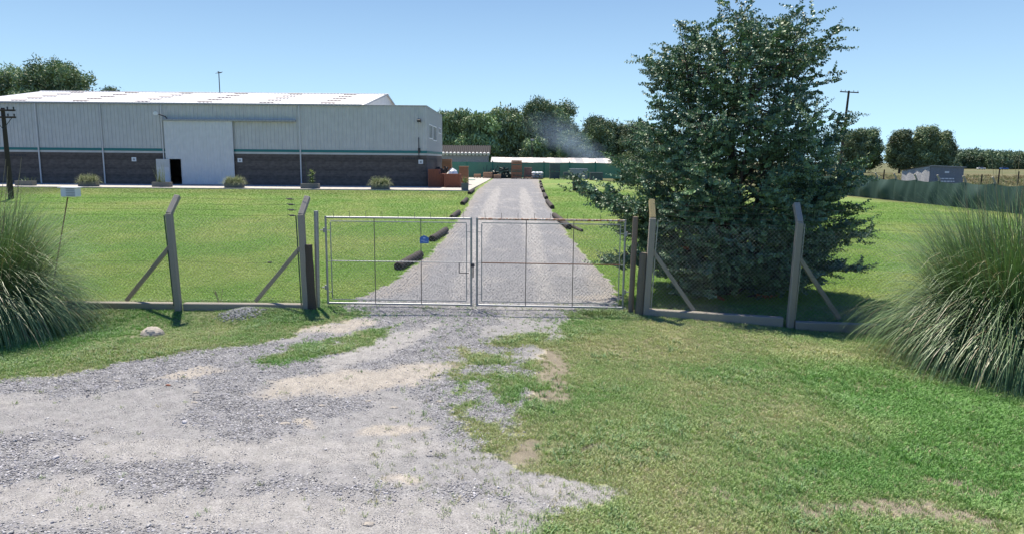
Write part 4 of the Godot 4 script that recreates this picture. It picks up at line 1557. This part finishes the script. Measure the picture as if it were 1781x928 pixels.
	for k in 22:
		var t := k / 21.0
		var f := FogVolume.new()
		f.name = "puff"
		f.shape = RenderingServer.FOG_VOLUME_SHAPE_ELLIPSOID
		var s := lerpf(2.0, 6.0, t)
		f.size = Vector3(s * rr(1.0, 1.7), s * rr(0.55, 0.9), s)
		f.position = Vector3(lerpf(14.0, 4.5, pow(t, 0.9)) + rr(-1.0, 1.0), 2.8 + 5.6 * pow(t, 1.2) + rr(-0.7, 0.7) * (0.5 + t), -103.0 - rr(-2, 3))
		f.rotation = Vector3(0, 0, rr(-0.5, 0.5))
		var fm := FogMaterial.new()
		fm.albedo = Color(0.80, 0.90, 1.0)
		fm.density = lerpf(0.04, 0.003, pow(t, 0.6))
		f.material = fm
		o.add_child(f, true)

func lump(st: SurfaceTool, at: Vector3, size: Vector3, sd: int, rough := 0.35, rows := 8, cols := 12) -> void:
	var n := FastNoiseLite.new()
	n.seed = sd
	n.frequency = 0.9
	var g := []
	for j in rows + 1:
		var row := []
		var a := PI * j / rows
		for i in cols:
			var b := TAU * i / cols
			var v := Vector3(sin(a) * cos(b), cos(a), sin(a) * sin(b))
			v *= 1.0 + rough * n.get_noise_3dv(v * 2.0)
			row.append(at + Vector3(v.x * size.x, (v.y * 0.5 + 0.5) * size.y, v.z * size.z))
		g.append(row)
	for j in rows:
		for i in cols:
			var i2 := (i + 1) % cols
			quad(st, g[j][i], g[j][i2], g[j + 1][i2], g[j + 1][i], (g[j][i] + g[j + 1][i2]) * 0.5 - at - Vector3(0, size.y * 0.5, 0))

func utility_pole(label: String, at: Vector3, h: float, tilt: float, twin: bool, arm: float) -> void:
	var o := thing("utility_pole", label, "pole", at, 0.0, "wooden utility poles")
	o.rotation.z = tilt
	var st := new_st()
	tube(st, [Vector3(0, -0.3, 0), Vector3(0, h * 0.5, 0), Vector3(0, h, 0)], [0.17, 0.14, 0.11], 9)
	obj("pole", st, M.dark_wood, o)
	for k in (2 if twin else 1):
		st = new_st()
		box(st, Vector3(0, h - 0.15 - 0.42 * k, 0.14), Vector3(arm * 2.0, 0.11, 0.1), 0.01)
		var c := obj("crossarm", st, M.dark_wood, o)
		for e in [-0.9, -0.45, 0.45, 0.9]:
			st = new_st()
			var p := Vector3(e * arm, h - 0.09 - 0.42 * k, 0.14)
			tube(st, [p, p + Vector3(0, 0.05, 0), p + Vector3(0, 0.1, 0), p + Vector3(0, 0.16, 0)], [0.02, 0.05, 0.05, 0.025], 8)
			obj("insulator", st, M.dark_iron if twin else M.placard, c)
	if twin:
		st = new_st()
		for s in [-1.0, 1.0]:
			bar(st, Vector3(s * arm * 0.7, h - 0.6, 0.12), Vector3(0, h - 1.3, 0.12), 0.04, 0.02, 0.003)
		obj("strut", st, M.dark_iron, o)

func build_small_things() -> void:
	rng.seed = 1234
	utility_pole("dark utility pole with double crossarm at the left picture edge", P(-31.6, 45.0), 5.6, 0.0, true, 0.85)
	utility_pole("leaning utility pole with single crossarm right of the gum tree", Vector3(35.3, 0, -78.0), 10.9, -0.045, false, 1.0)
	# white box on a leaning rod
	var o := thing("meter_box", "small white louvred box on a leaning rod by the left tall grass", "box", P(-11.0, 16.6))
	var st := new_st()
	rod(st, Vector3(0, -0.2, 0), Vector3(0.72, 2.4, 0.1), 0.014, 6)
	obj("rod", st, M.rusty, o)
	st = new_st()
	box(st, Vector3(0.8, 2.52, 0.1), Vector3(0.34, 0.2, 0.22), 0.008)
	var body := obj("box_body", st, M.placard, o)
	st = new_st()
	for k in 5:
		box(st, Vector3(0.86, 2.445 + k * 0.038, 0.215), Vector3(0.2, 0.012, 0.02), 0.002)
	obj("louvre", st, M.galvanised, body)
	st = new_st()
	box(st, Vector3(0.79, 2.632, 0.1), Vector3(0.42, 0.02, 0.28), 0.004)
	obj("lid", st, M.placard, body)
	# boulder, heap of stone, weed clump and dry twigs on the verge
	st = new_st()
	lump(st, P(-7.05, 13.62, -0.16), Vector3(0.22, 0.33, 0.2), 15, 0.12, 14, 22)
	tag(obj("boulder", st, M.pale_stone), "pale rounded stone in the grass before the left fence post", "stone")
	var places := []
	var tints := []
	for k in 800:
		var r := sqrt(-2.0 * log(1.0 - rng.randf() * 0.9))
		var a := rr(0, TAU)
		var x := -5.81 + cos(a) * r * 0.25
		var d := 15.0 + sin(a) * r * 0.22
		var s := rr(0.014, 0.028)
		places.append(Transform3D(Basis.from_euler(Vector3(rr(-1, 1), rr(0, 6), rr(-1, 1))).scaled_local(Vector3(s * 1.2, s, s)), P(x, d, s * 0.4)))
		var g := rr(0.12, 0.38)
		tints.append(Color(g, g, g * 1.02))
	tag(scatter("stone_heap", stone_mesh(8), M.stone, places, tints), "small heap of grey crushed stone in the grass left of the gate", "gravel")
	o = thing("weed_clump", "bushy green weed clump at the foot of the right gate leaf", "weeds", P(1.95, 15.35))
	st = new_st()
	for k in 420:
		var a := rr(0, TAU)
		var r := 0.42 * sqrt(rng.randf())
		leaf_strip(st, Vector3(cos(a) * r, -0.01, sin(a) * r * 0.6), a + rr(-1, 1), rr(0.4, 1.4), rr(0.08, 0.24), 0.014, 0.9, 3)
	obj("blades", st, M.fresh_plant, o).set_meta("kind", "stuff")
	o = thing("dry_twigs", "few thin dry stems standing behind the left fence beam", "twigs", P(-6.75, 16.1))
	st = new_st()
	for k in 5:
		rod(st, Vector3(rr(-0.08, 0.08), -0.05, rr(-0.05, 0.05)), Vector3(rr(-0.12, 0.12), rr(0.25, 0.42), 0), 0.005, 4)
	obj("stems", st, M.straw, o).set_meta("kind", "stuff")
	# pale stones and litter on the gravel
	var bits := [[-5.95, 10.35, 0.05], [-5.1, 10.2, 0.045], [-4.4, 9.5, 0.05], [-4.55, 9.9, 0.05], [-3.3, 9.0, 0.045], [-2.9, 8.75, 0.07], [-2.0, 9.6, 0.05], [-1.6, 9.35, 0.06], [-2.6, 9.4, 0.05], [-1.3, 6.15, 0.06], [-1.0, 9.6, 0.06]]
	for i in bits.size():
		st = new_st()
		lump(st, P(bits[i][0], bits[i][1], -0.015), Vector3(bits[i][2], 0.035, bits[i][2] * 0.6), 60 + i)
		var spot: String = ["left of the reddish one, nearest the left verge", "", "just before the reddish one", "left of the long sandy strip", "before the sandy strip, left of two others", "largest, by the small round sand spot", "on the near edge of the long sandy strip", "right of the round sand spot, before the sandy strip", "between the sandy strip and the round sand spot", "nearest the camera", "by the first grass patch right of the sandy strip"][i]
		tag(obj("pale_stone", st, M.brick if i == 1 else M.pale_stone), "reddish broken stone lying on the gravel forecourt" if i == 1 else "flat pale stone on the gravel, " + spot, "stone", "" if i == 1 else "pale stones on the gravel")
	# shed in the right field
	o = thing("field_shed", "grey white sheeted shed with a lettered panel beyond the right screen", "shed", Vector3(38.3, 0, -66.0))
	st = new_st()
	var fr := [Vector3(0, -0.1, 0), Vector3(3.1, -0.1, 0), Vector3(3.1, 3.0, 0), Vector3(0, 3.12, 0)]
	var bk := [Vector3(0, -0.1, -4.6), Vector3(3.1, -0.1, -4.6), Vector3(3.1, 2.55, -4.6), Vector3(0, 2.62, -4.6)]
	quad(st, fr[0], fr[1], fr[2], fr[3], Vector3(0, 0, 1))
	quad(st, bk[0], bk[1], bk[2], bk[3], Vector3(0, 0, -1))
	quad(st, fr[1], bk[1], bk[2], fr[2], Vector3(1, 0, 0))
	quad(st, fr[0], bk[0], bk[3], fr[3], Vector3(-1, 0, 0))
	obj("body", st, M.shed_grey, o)
	st = new_st()
	for k in 7:
		var za := -4.6 * k / 7.0
		var zb := -4.6 * (k + 1) / 7.0
		var ta := lerpf(3.08, 2.58, k / 7.0)
		var tb := lerpf(3.08, 2.58, (k + 1) / 7.0)
		var oa: float = -0.03 - 0.05 * (k % 2)
		var ob: float = -0.03 - 0.05 * ((k + 1) % 2)
		quad(st, Vector3(oa, 0, za), Vector3(ob, 0, zb), Vector3(ob, tb, zb), Vector3(oa, ta, za), Vector3(-1, 0, 0))
	obj("side_sheeting", st, M.white_sheeting, o)
	st = new_st()
	quad(st, fr[3] + Vector3(-0.15, 0.04, 0.12), fr[2] + Vector3(0.15, 0.04, 0.12), bk[2] + Vector3(0.15, 0.03, -0.12), bk[3] + Vector3(-0.15, 0.03, -0.12), Vector3(0, 1, 0))
	quad(st, fr[3] + Vector3(-0.15, -0.02, 0.12), fr[2] + Vector3(0.15, -0.02, 0.12), fr[2] + Vector3(0.15, 0.04, 0.12), fr[3] + Vector3(-0.15, 0.04, 0.12), Vector3(0, 0, 1))
	obj("roof", st, M.roof_dull, o)
	st = new_st()
	box2(st, Vector3(0.6, 1.25, 0.003), Vector3(2.45, 2.15, 0.04), 0.004)
	var board := obj("notice_board", st, M.board_grey, o)
	st = new_st()
	for r in 3:
		var x := 0.75
		while x < 2.2:
			var w := rr(0.1, 0.3)
			box2(st, Vector3(x, 1.4 + r * 0.25, 0.041), Vector3(minf(x + w, 2.3), 1.5 + r * 0.25, 0.047))
			x += w + 0.06
	obj("print", st, M.placard, board)
	st = new_st()
	box2(st, Vector3(1.35, 2.45, 0.003), Vector3(1.75, 2.62, 0.03), 0.003)
	obj("placard", st, M.placard, o)
	# field posts
	for q in [[56.8, 110.0, 2.3, "left of the shed"], [66.0, 110.0, 2.3, "just right of the shed"], [71.8, 110.0, 1.7, "third from the right edge"], [74.4, 110.0, 2.6, "second from the right edge"], [77.4, 110.0, 2.2, "nearest the right picture edge"]]:
		st = new_st()
		tube(st, [Vector3(q[0], -0.2, -q[1]), Vector3(q[0] + 0.03, q[2], -q[1])], [0.11, 0.09], 7)
		tag(obj("field_post", st, M.dark_wood), "thin dark wooden post in the right field, " + q[3], "post", "posts in the right field")
	# far cars
	far_car("white car parked far off across the right field", Vector3(259.0, 0, -398.0), M.white_paint)
	far_car("blue car parked far off across the right field, right of the white one", Vector3(273.0, 0, -400.0), M.plaque_blue)
	# tall rough grass in the field behind the right screen
	var tuft := grass_mesh(16, 1.0, 0.035, 0.3, 0.5, 77)
	places = []
	tints = []
	for k in 9000:
		var d := 44.0 + 150.0 * pow(rng.randf(), 1.4)
		var x := rr(35.2, 0.8 * d + 12.0)
		if x < 35.0 or (x > 37.6 and x < 42.0 and d > 65.5 and d < 71.2): continue
		var p := n_mid.get_noise_2d(x * 0.3, d * 0.15)
		var h := rr(0.35, 0.8) * (1.0 + 0.5 * p)
		places.append(Transform3D(Basis(Vector3.UP, rr(0, TAU)).scaled_local(Vector3(h * 1.3, h, h * 1.3)), Vector3(x, -0.02, -d)))
		var c := Color(0.10, 0.145, 0.045).lerp(Color(0.27, 0.205, 0.12), clampf(0.45 + p * 1.3 + rr(-0.25, 0.25), 0, 1))
		c.a = 1.0
		tints.append(c)
	tag(scatter("field_grass", tuft, M.blade, places, tints), "tall rough brown and green grass in the right field", "grass")

func far_car(label: String, at: Vector3, paint: Material) -> void:
	var o := thing("parked_car", label, "car", at, 0.0, "cars far across the field")
	var st := new_st()
	box2(st, Vector3(-2.1, 0.3, -0.85), Vector3(2.1, 0.95, 0.85), 0.12)
	obj("body", st, paint, o)
	st = new_st()
	box2(st, Vector3(-1.2, 0.95, -0.75), Vector3(1.0, 1.5, 0.75), 0.25)
	obj("cabin", st, M.dark_glass, o)
	for wx in [-1.3, 1.3]:
		for wz in [-0.8, 0.8]:
			st = new_st()
			rod(st, Vector3(wx, 0.32, wz - 0.1), Vector3(wx, 0.32, wz + 0.1), 0.32, 12)
			obj("wheel", st, M.tarred, o)

# ---------------------------------------------------------------- materials
func block_texture() -> ImageTexture:
	# weathered grey block: courses and joints too far off to tell apart singly, with sooty stains
	var im := Image.create(512, 512, false, Image.FORMAT_RGB8)
	var n := FastNoiseLite.new()
	n.seed = 5
	n.frequency = 0.012
	var n2 := FastNoiseLite.new()
	n2.seed = 6
	n2.frequency = 0.09
	var r := RandomNumberGenerator.new()
	r.seed = 3
	var shade := []
	for k in 400: shade.append(r.randf_range(0.93, 1.07) * (0.85 + 0.3 * absf(sin((k / 8) * 2.3))))
	for y in 512:
		var course := y / 32
		for x in 512:
			var bx := ((x + (32 if course % 2 else 0)) / 64) % 8
			var joint := y % 32 < 2 or (x + (32 if course % 2 else 0)) % 64 < 2
			var v: float = 0.085 * shade[course * 8 + bx] * (1.0 + 0.35 * n.get_noise_2d(x, y * 2.0) + 0.25 * n2.get_noise_2d(x, y))
			if joint: v *= 1.25
			im.set_pixel(x, y, lin(v * 1.14, v * 0.97, v * 0.86))
	return ImageTexture.create_from_image(im)

func build_materials() -> void:
	var grain := noise_tex(1, 0.02, 0.55, 1.0)
	var speck := noise_tex(2, 0.12, 0.45, 1.0)
	var cells := noise_tex(3, 0.1, 0.5, 1.0, 1024, true, 2)
	var hcell := height_tex(3, 0.1, 1024, true)
	var hfine := height_tex(4, 0.1)
	var m := mat("turf", Color.WHITE, 0.95)
	m.vertex_color_use_as_albedo = true
	wear(m, speck, 0.9, hfine, 3.0)
	m = mat("gravel", Color(1.15, 1.15, 1.15), 0.92)
	m.vertex_color_use_as_albedo = true
	wear(m, cells, 1.6, hcell, 0.8)
	m = mat("stone", Color.WHITE, 0.85)
	m.vertex_color_use_as_albedo = true
	m = mat("blade", Color.WHITE, 0.6)
	m.vertex_color_use_as_albedo = true
	m.backlight_enabled = true
	m.backlight = Color(0.5, 0.55, 0.3)
	m = mat("pampas", Color.WHITE, 0.45)
	m.vertex_color_use_as_albedo = true
	m.backlight_enabled = true
	m.backlight = Color(0.4, 0.45, 0.25)
	m = mat("gum_leaf", Color.WHITE, 0.5)
	m.vertex_color_use_as_albedo = true
	m.backlight_enabled = true
	m.backlight = Color(0.2, 0.28, 0.16)
	m = mat("far_leaf", Color.WHITE, 0.6)
	m.vertex_color_use_as_albedo = true
	m.backlight_enabled = true
	m.backlight = Color(0.3, 0.35, 0.2)
	for q in [["fresh_plant", Color(0.10, 0.18, 0.04)], ["dry_plant", Color(0.22, 0.26, 0.12)], ["straw", Color(0.30, 0.25, 0.14)]]:
		m = mat(q[0], q[1], 0.65)
		m.backlight_enabled = true
		m.backlight = Color(0.3, 0.3, 0.2)
	wear(mat("gum_bark", Color(0.10, 0.075, 0.06), 0.85), grain, 0.3, hfine, 1.0)
	wear(mat("far_bark", Color(0.11, 0.09, 0.075), 0.9), grain, 0.8)
	wear(mat("concrete", Color(0.46, 0.41, 0.34), 0.9), speck, 0.35, hfine, 0.5)
	wear(mat("pale_concrete", Color(0.50, 0.45, 0.38), 0.9), speck, 0.12, hfine, 0.6)
	wear(mat("lichen", Color(0.46, 0.38, 0.19), 0.9), speck, 0.12, hfine, 0.6)
	wear(mat("beam", Color(0.46, 0.42, 0.35), 0.92), speck, 0.5, hfine, 0.8)
	wear(mat("planter", Color(0.22, 0.22, 0.20), 0.9), speck, 0.5)
	wear(mat("apron", Color(0.58, 0.54, 0.48), 0.9), grain, 6.0)
	wear(mat("galvanised", Color(0.42, 0.43, 0.44), 0.45, 0.7), grain, 0.4)
	wear(mat("galvanised_bright", Color(0.46, 0.47, 0.48), 0.5, 0.5), grain, 0.4)
	mat("old_wire", Color(0.16, 0.14, 0.125), 0.6, 0.5)
	mat("dark_iron", Color(0.045, 0.045, 0.05), 0.6, 0.2)
	mat("green_bar", Color(0.03, 0.07, 0.05), 0.6)
	wear(mat("rusty", Color(0.25, 0.12, 0.065), 0.85), grain, 0.2)
	wear(mat("weathered_post", Color(0.29, 0.22, 0.17), 0.85), grain, 0.25, hfine, 0.4)
	# rail with rust creeping through the zinc
	var rg := Gradient.new()
	rg.set_color(0, lin(0.20, 0.085, 0.04))
	rg.set_color(1, lin(0.55, 0.54, 0.52))
	rg.add_point(0.45, lin(0.27, 0.13, 0.07))
	rg.add_point(0.58, lin(0.5, 0.47, 0.43))
	var rt := noise_tex(9, 0.02, 0, 1)
	rt.color_ramp = rg
	wear(mat("rusty_rail", Color.WHITE, 0.6, 0.25), rt, 0.8)
	wear(mat("old_timber", Color(0.13, 0.10, 0.075), 0.9), grain, 0.2, hfine, 0.8)
	wear(mat("grey_timber", Color(0.25, 0.21, 0.165), 0.9), grain, 0.2, hfine, 0.8)
	wear(mat("tarred", Color(0.05, 0.037, 0.029), 0.8), grain, 0.3, hfine, 0.6)
	wear(mat("dark_wood", Color(0.06, 0.042, 0.032), 0.85), grain, 0.4)
	wear(mat("pallet_wood", Color(0.26, 0.18, 0.11), 0.85), grain, 0.5)
	wear(mat("brown_crate", Color(0.42, 0.21, 0.115), 0.85), speck, 0.8)
	wear(mat("orange_crate", Color(0.52, 0.25, 0.11), 0.8), speck, 1.2)
	wear(mat("pale_crate", Color(0.50, 0.31, 0.19), 0.85), speck, 1.2)
	wear(mat("blue_crate", Color(0.10, 0.13, 0.15), 0.7), speck, 1.0)
	wear(mat("bale", Color(0.30, 0.20, 0.16), 0.9), speck, 0.8)
	wear(mat("brick", Color(0.34, 0.125, 0.07), 0.9), speck, 0.5)
	wear(mat("scrap", Color(0.06, 0.045, 0.04), 0.8), speck, 0.5)
	wear(mat("machine_green", Color(0.018, 0.05, 0.04), 0.6), speck, 0.7)
	mat("white_plastic", Color(0.75, 0.76, 0.78), 0.4)
	wear(mat("grey_plastic", Color(0.38, 0.41, 0.46), 0.5), grain, 1.0)
	wear(mat("pale_stone", Color(0.60, 0.54, 0.46), 0.9), speck, 0.3, hfine, 0.6)
	mat("soil", Color(0.07, 0.05, 0.035), 0.95)
	# warehouse
	wear(mat("cladding", Color(0.53, 0.535, 0.53), 0.5), noise_tex(12, 0.01, 0.86, 1.0), 5.0)
	wear(mat("door_white", Color(0.60, 0.615, 0.63), 0.5), noise_tex(13, 0.01, 0.88, 1.0), 4.0)
	wear(mat("roof_white", Color(0.80, 0.80, 0.80), 0.55), noise_tex(14, 0.01, 0.9, 1.0), 6.0)
	wear(mat("roof_dull", Color(0.55, 0.54, 0.52), 0.7), grain, 2.0)
	mat("skylight", Color(0.46, 0.38, 0.33), 0.6)
	wear(mat("trim", Color(0.38, 0.40, 0.42), 0.5), grain, 2.0)
	mat("pipe", Color(0.56, 0.56, 0.56), 0.5)
	mat("teal", Color(0.012, 0.155, 0.155), 0.45)
	m = mat("block", Color.WHITE, 0.92)
	wear(m, block_texture(), 3.2)
	mat("placard", Color(0.72, 0.73, 0.74), 0.6)
	mat("dark_glass", Color(0.03, 0.035, 0.04), 0.12)
	mat("plaque_blue", Color(0.05, 0.15, 0.42), 0.5)
	mat("plaque_pale", Color(0.35, 0.48, 0.68), 0.5)
	wear(mat("whitewash", Color(0.50, 0.47, 0.45), 0.9), grain, 2.0)
	wear(mat("dark_roof", Color(0.03, 0.027, 0.03), 0.85), grain, 2.0)
	mat("white_paint", Color(0.72, 0.71, 0.69), 0.6)
	var rw := Gradient.new()
	rw.set_color(0, lin(0.36, 0.24, 0.18))
	rw.set_color(1, lin(0.72, 0.68, 0.64))
	rw.add_point(0.4, lin(0.6, 0.54, 0.49))
	var rwt := noise_tex(15, 0.012, 0, 1)
	rwt.color_ramp = rw
	wear(mat("rusty_white", Color.WHITE, 0.75), rwt, 5.0)
	wear(mat("shed_grey", Color(0.25, 0.27, 0.30), 0.7), grain, 1.5)
	wear(mat("white_sheeting", Color(0.62, 0.63, 0.66), 0.6), grain, 1.2, hfine, 4.0)
	mat("board_grey", Color(0.16, 0.18, 0.21), 0.6)
	for q in [["cloth_teal", Color(0.008, 0.130, 0.095)], ["cloth_dark", Color(0.013, 0.048, 0.038)]]:
		m = mat(q[0], q[1], 0.75)
		m.backlight_enabled = true
		m.backlight = Color(0.2, 0.22, 0.21)

# ---------------------------------------------------------------- everything
func _ready() -> void:
	var cam := Camera3D.new()
	cam.name = "camera"
	cam.position = Vector3(0, 3.36, 0)
	cam.rotation_degrees = Vector3(-8.57, 0, 0.5)
	cam.fov = rad_to_deg(2.0 * atan(464.0 / 1240.0))
	cam.near = 0.1
	cam.far = 6000.0
	add_child(cam)
	cam.current = true

	var env := Environment.new()
	env.background_mode = Environment.BG_SKY
	var sky := Sky.new()
	var sm := ProceduralSkyMaterial.new()
	sm.sky_top_color = Color(0.13, 0.31, 0.60)
	sm.sky_horizon_color = Color(0.70, 0.845, 0.92)
	sm.sky_curve = 0.165
	sm.ground_horizon_color = Color(0.55, 0.62, 0.62)
	sm.ground_bottom_color = Color(0.25, 0.27, 0.2)
	sm.sky_energy_multiplier = 1.0
	sm.sun_angle_max = 2.0
	sky.sky_material = sm
	env.sky = sky
	env.tonemap_mode = Environment.TONE_MAPPER_LINEAR
	env.tonemap_exposure = 1.62
	env.volumetric_fog_enabled = true
	env.volumetric_fog_density = 0.0
	env.sdfgi_enabled = true
	env.ssao_enabled = true
	env.ssil_enabled = true
	var we := WorldEnvironment.new()
	we.name = "environment"
	we.environment = env
	add_child(we)
	var sun := DirectionalLight3D.new()
	sun.name = "sun"
	sun.light_energy = 1.6
	sun.light_color = Color(1.0, 0.965, 0.9)
	sun.light_angular_distance = 0.5
	sun.shadow_enabled = true
	add_child(sun)
	sun.look_at_from_position(Vector3.ZERO, Vector3(0.43, -2.05, 0.9))

	for n in [[n_edge, 11, 0.35, 3], [n_big, 12, 0.08, 2], [n_mid, 13, 0.3, 3], [n_fine, 14, 2.5, 2]]:
		n[0].seed = n[1]
		n[0].frequency = n[2]
		n[0].fractal_octaves = n[3]
		n[0].noise_type = FastNoiseLite.TYPE_SIMPLEX_SMOOTH
	for k in GRAVEL.size() / 2: poly_gravel.append(Vector2(GRAVEL[k * 2], GRAVEL[k * 2 + 1]))
	for k in ISLAND.size() / 2: poly_island.append(Vector2(ISLAND[k * 2], ISLAND[k * 2 + 1]))
	for k in SPARSE.size() / 2: poly_sparse.append(Vector2(SPARSE[k * 2], SPARSE[k * 2 + 1]))
	rng.seed = 20
	build_materials()
	build_ground()
	print("ground ", Time.get_ticks_msec())
	build_warehouse()
	build_fences()
	build_gate()
	build_logs()
	print("built ", Time.get_ticks_msec())
	build_yard()
	build_small_things()
	build_blue_gum()
	pampas("big clump of tall arching grass at the right picture edge", P(8.95, 12.0), 9500, 3.1, 501, 1.1)
	pampas("clump of tall arching grass at the left picture edge", P(-10.65, 13.6), 8000, 3.0, 502, 0.95)
	build_far_trees()
	print("plants ", Time.get_ticks_msec())
	rng.seed = 99
	scatter_ground()
	print("done ", Time.get_ticks_msec())
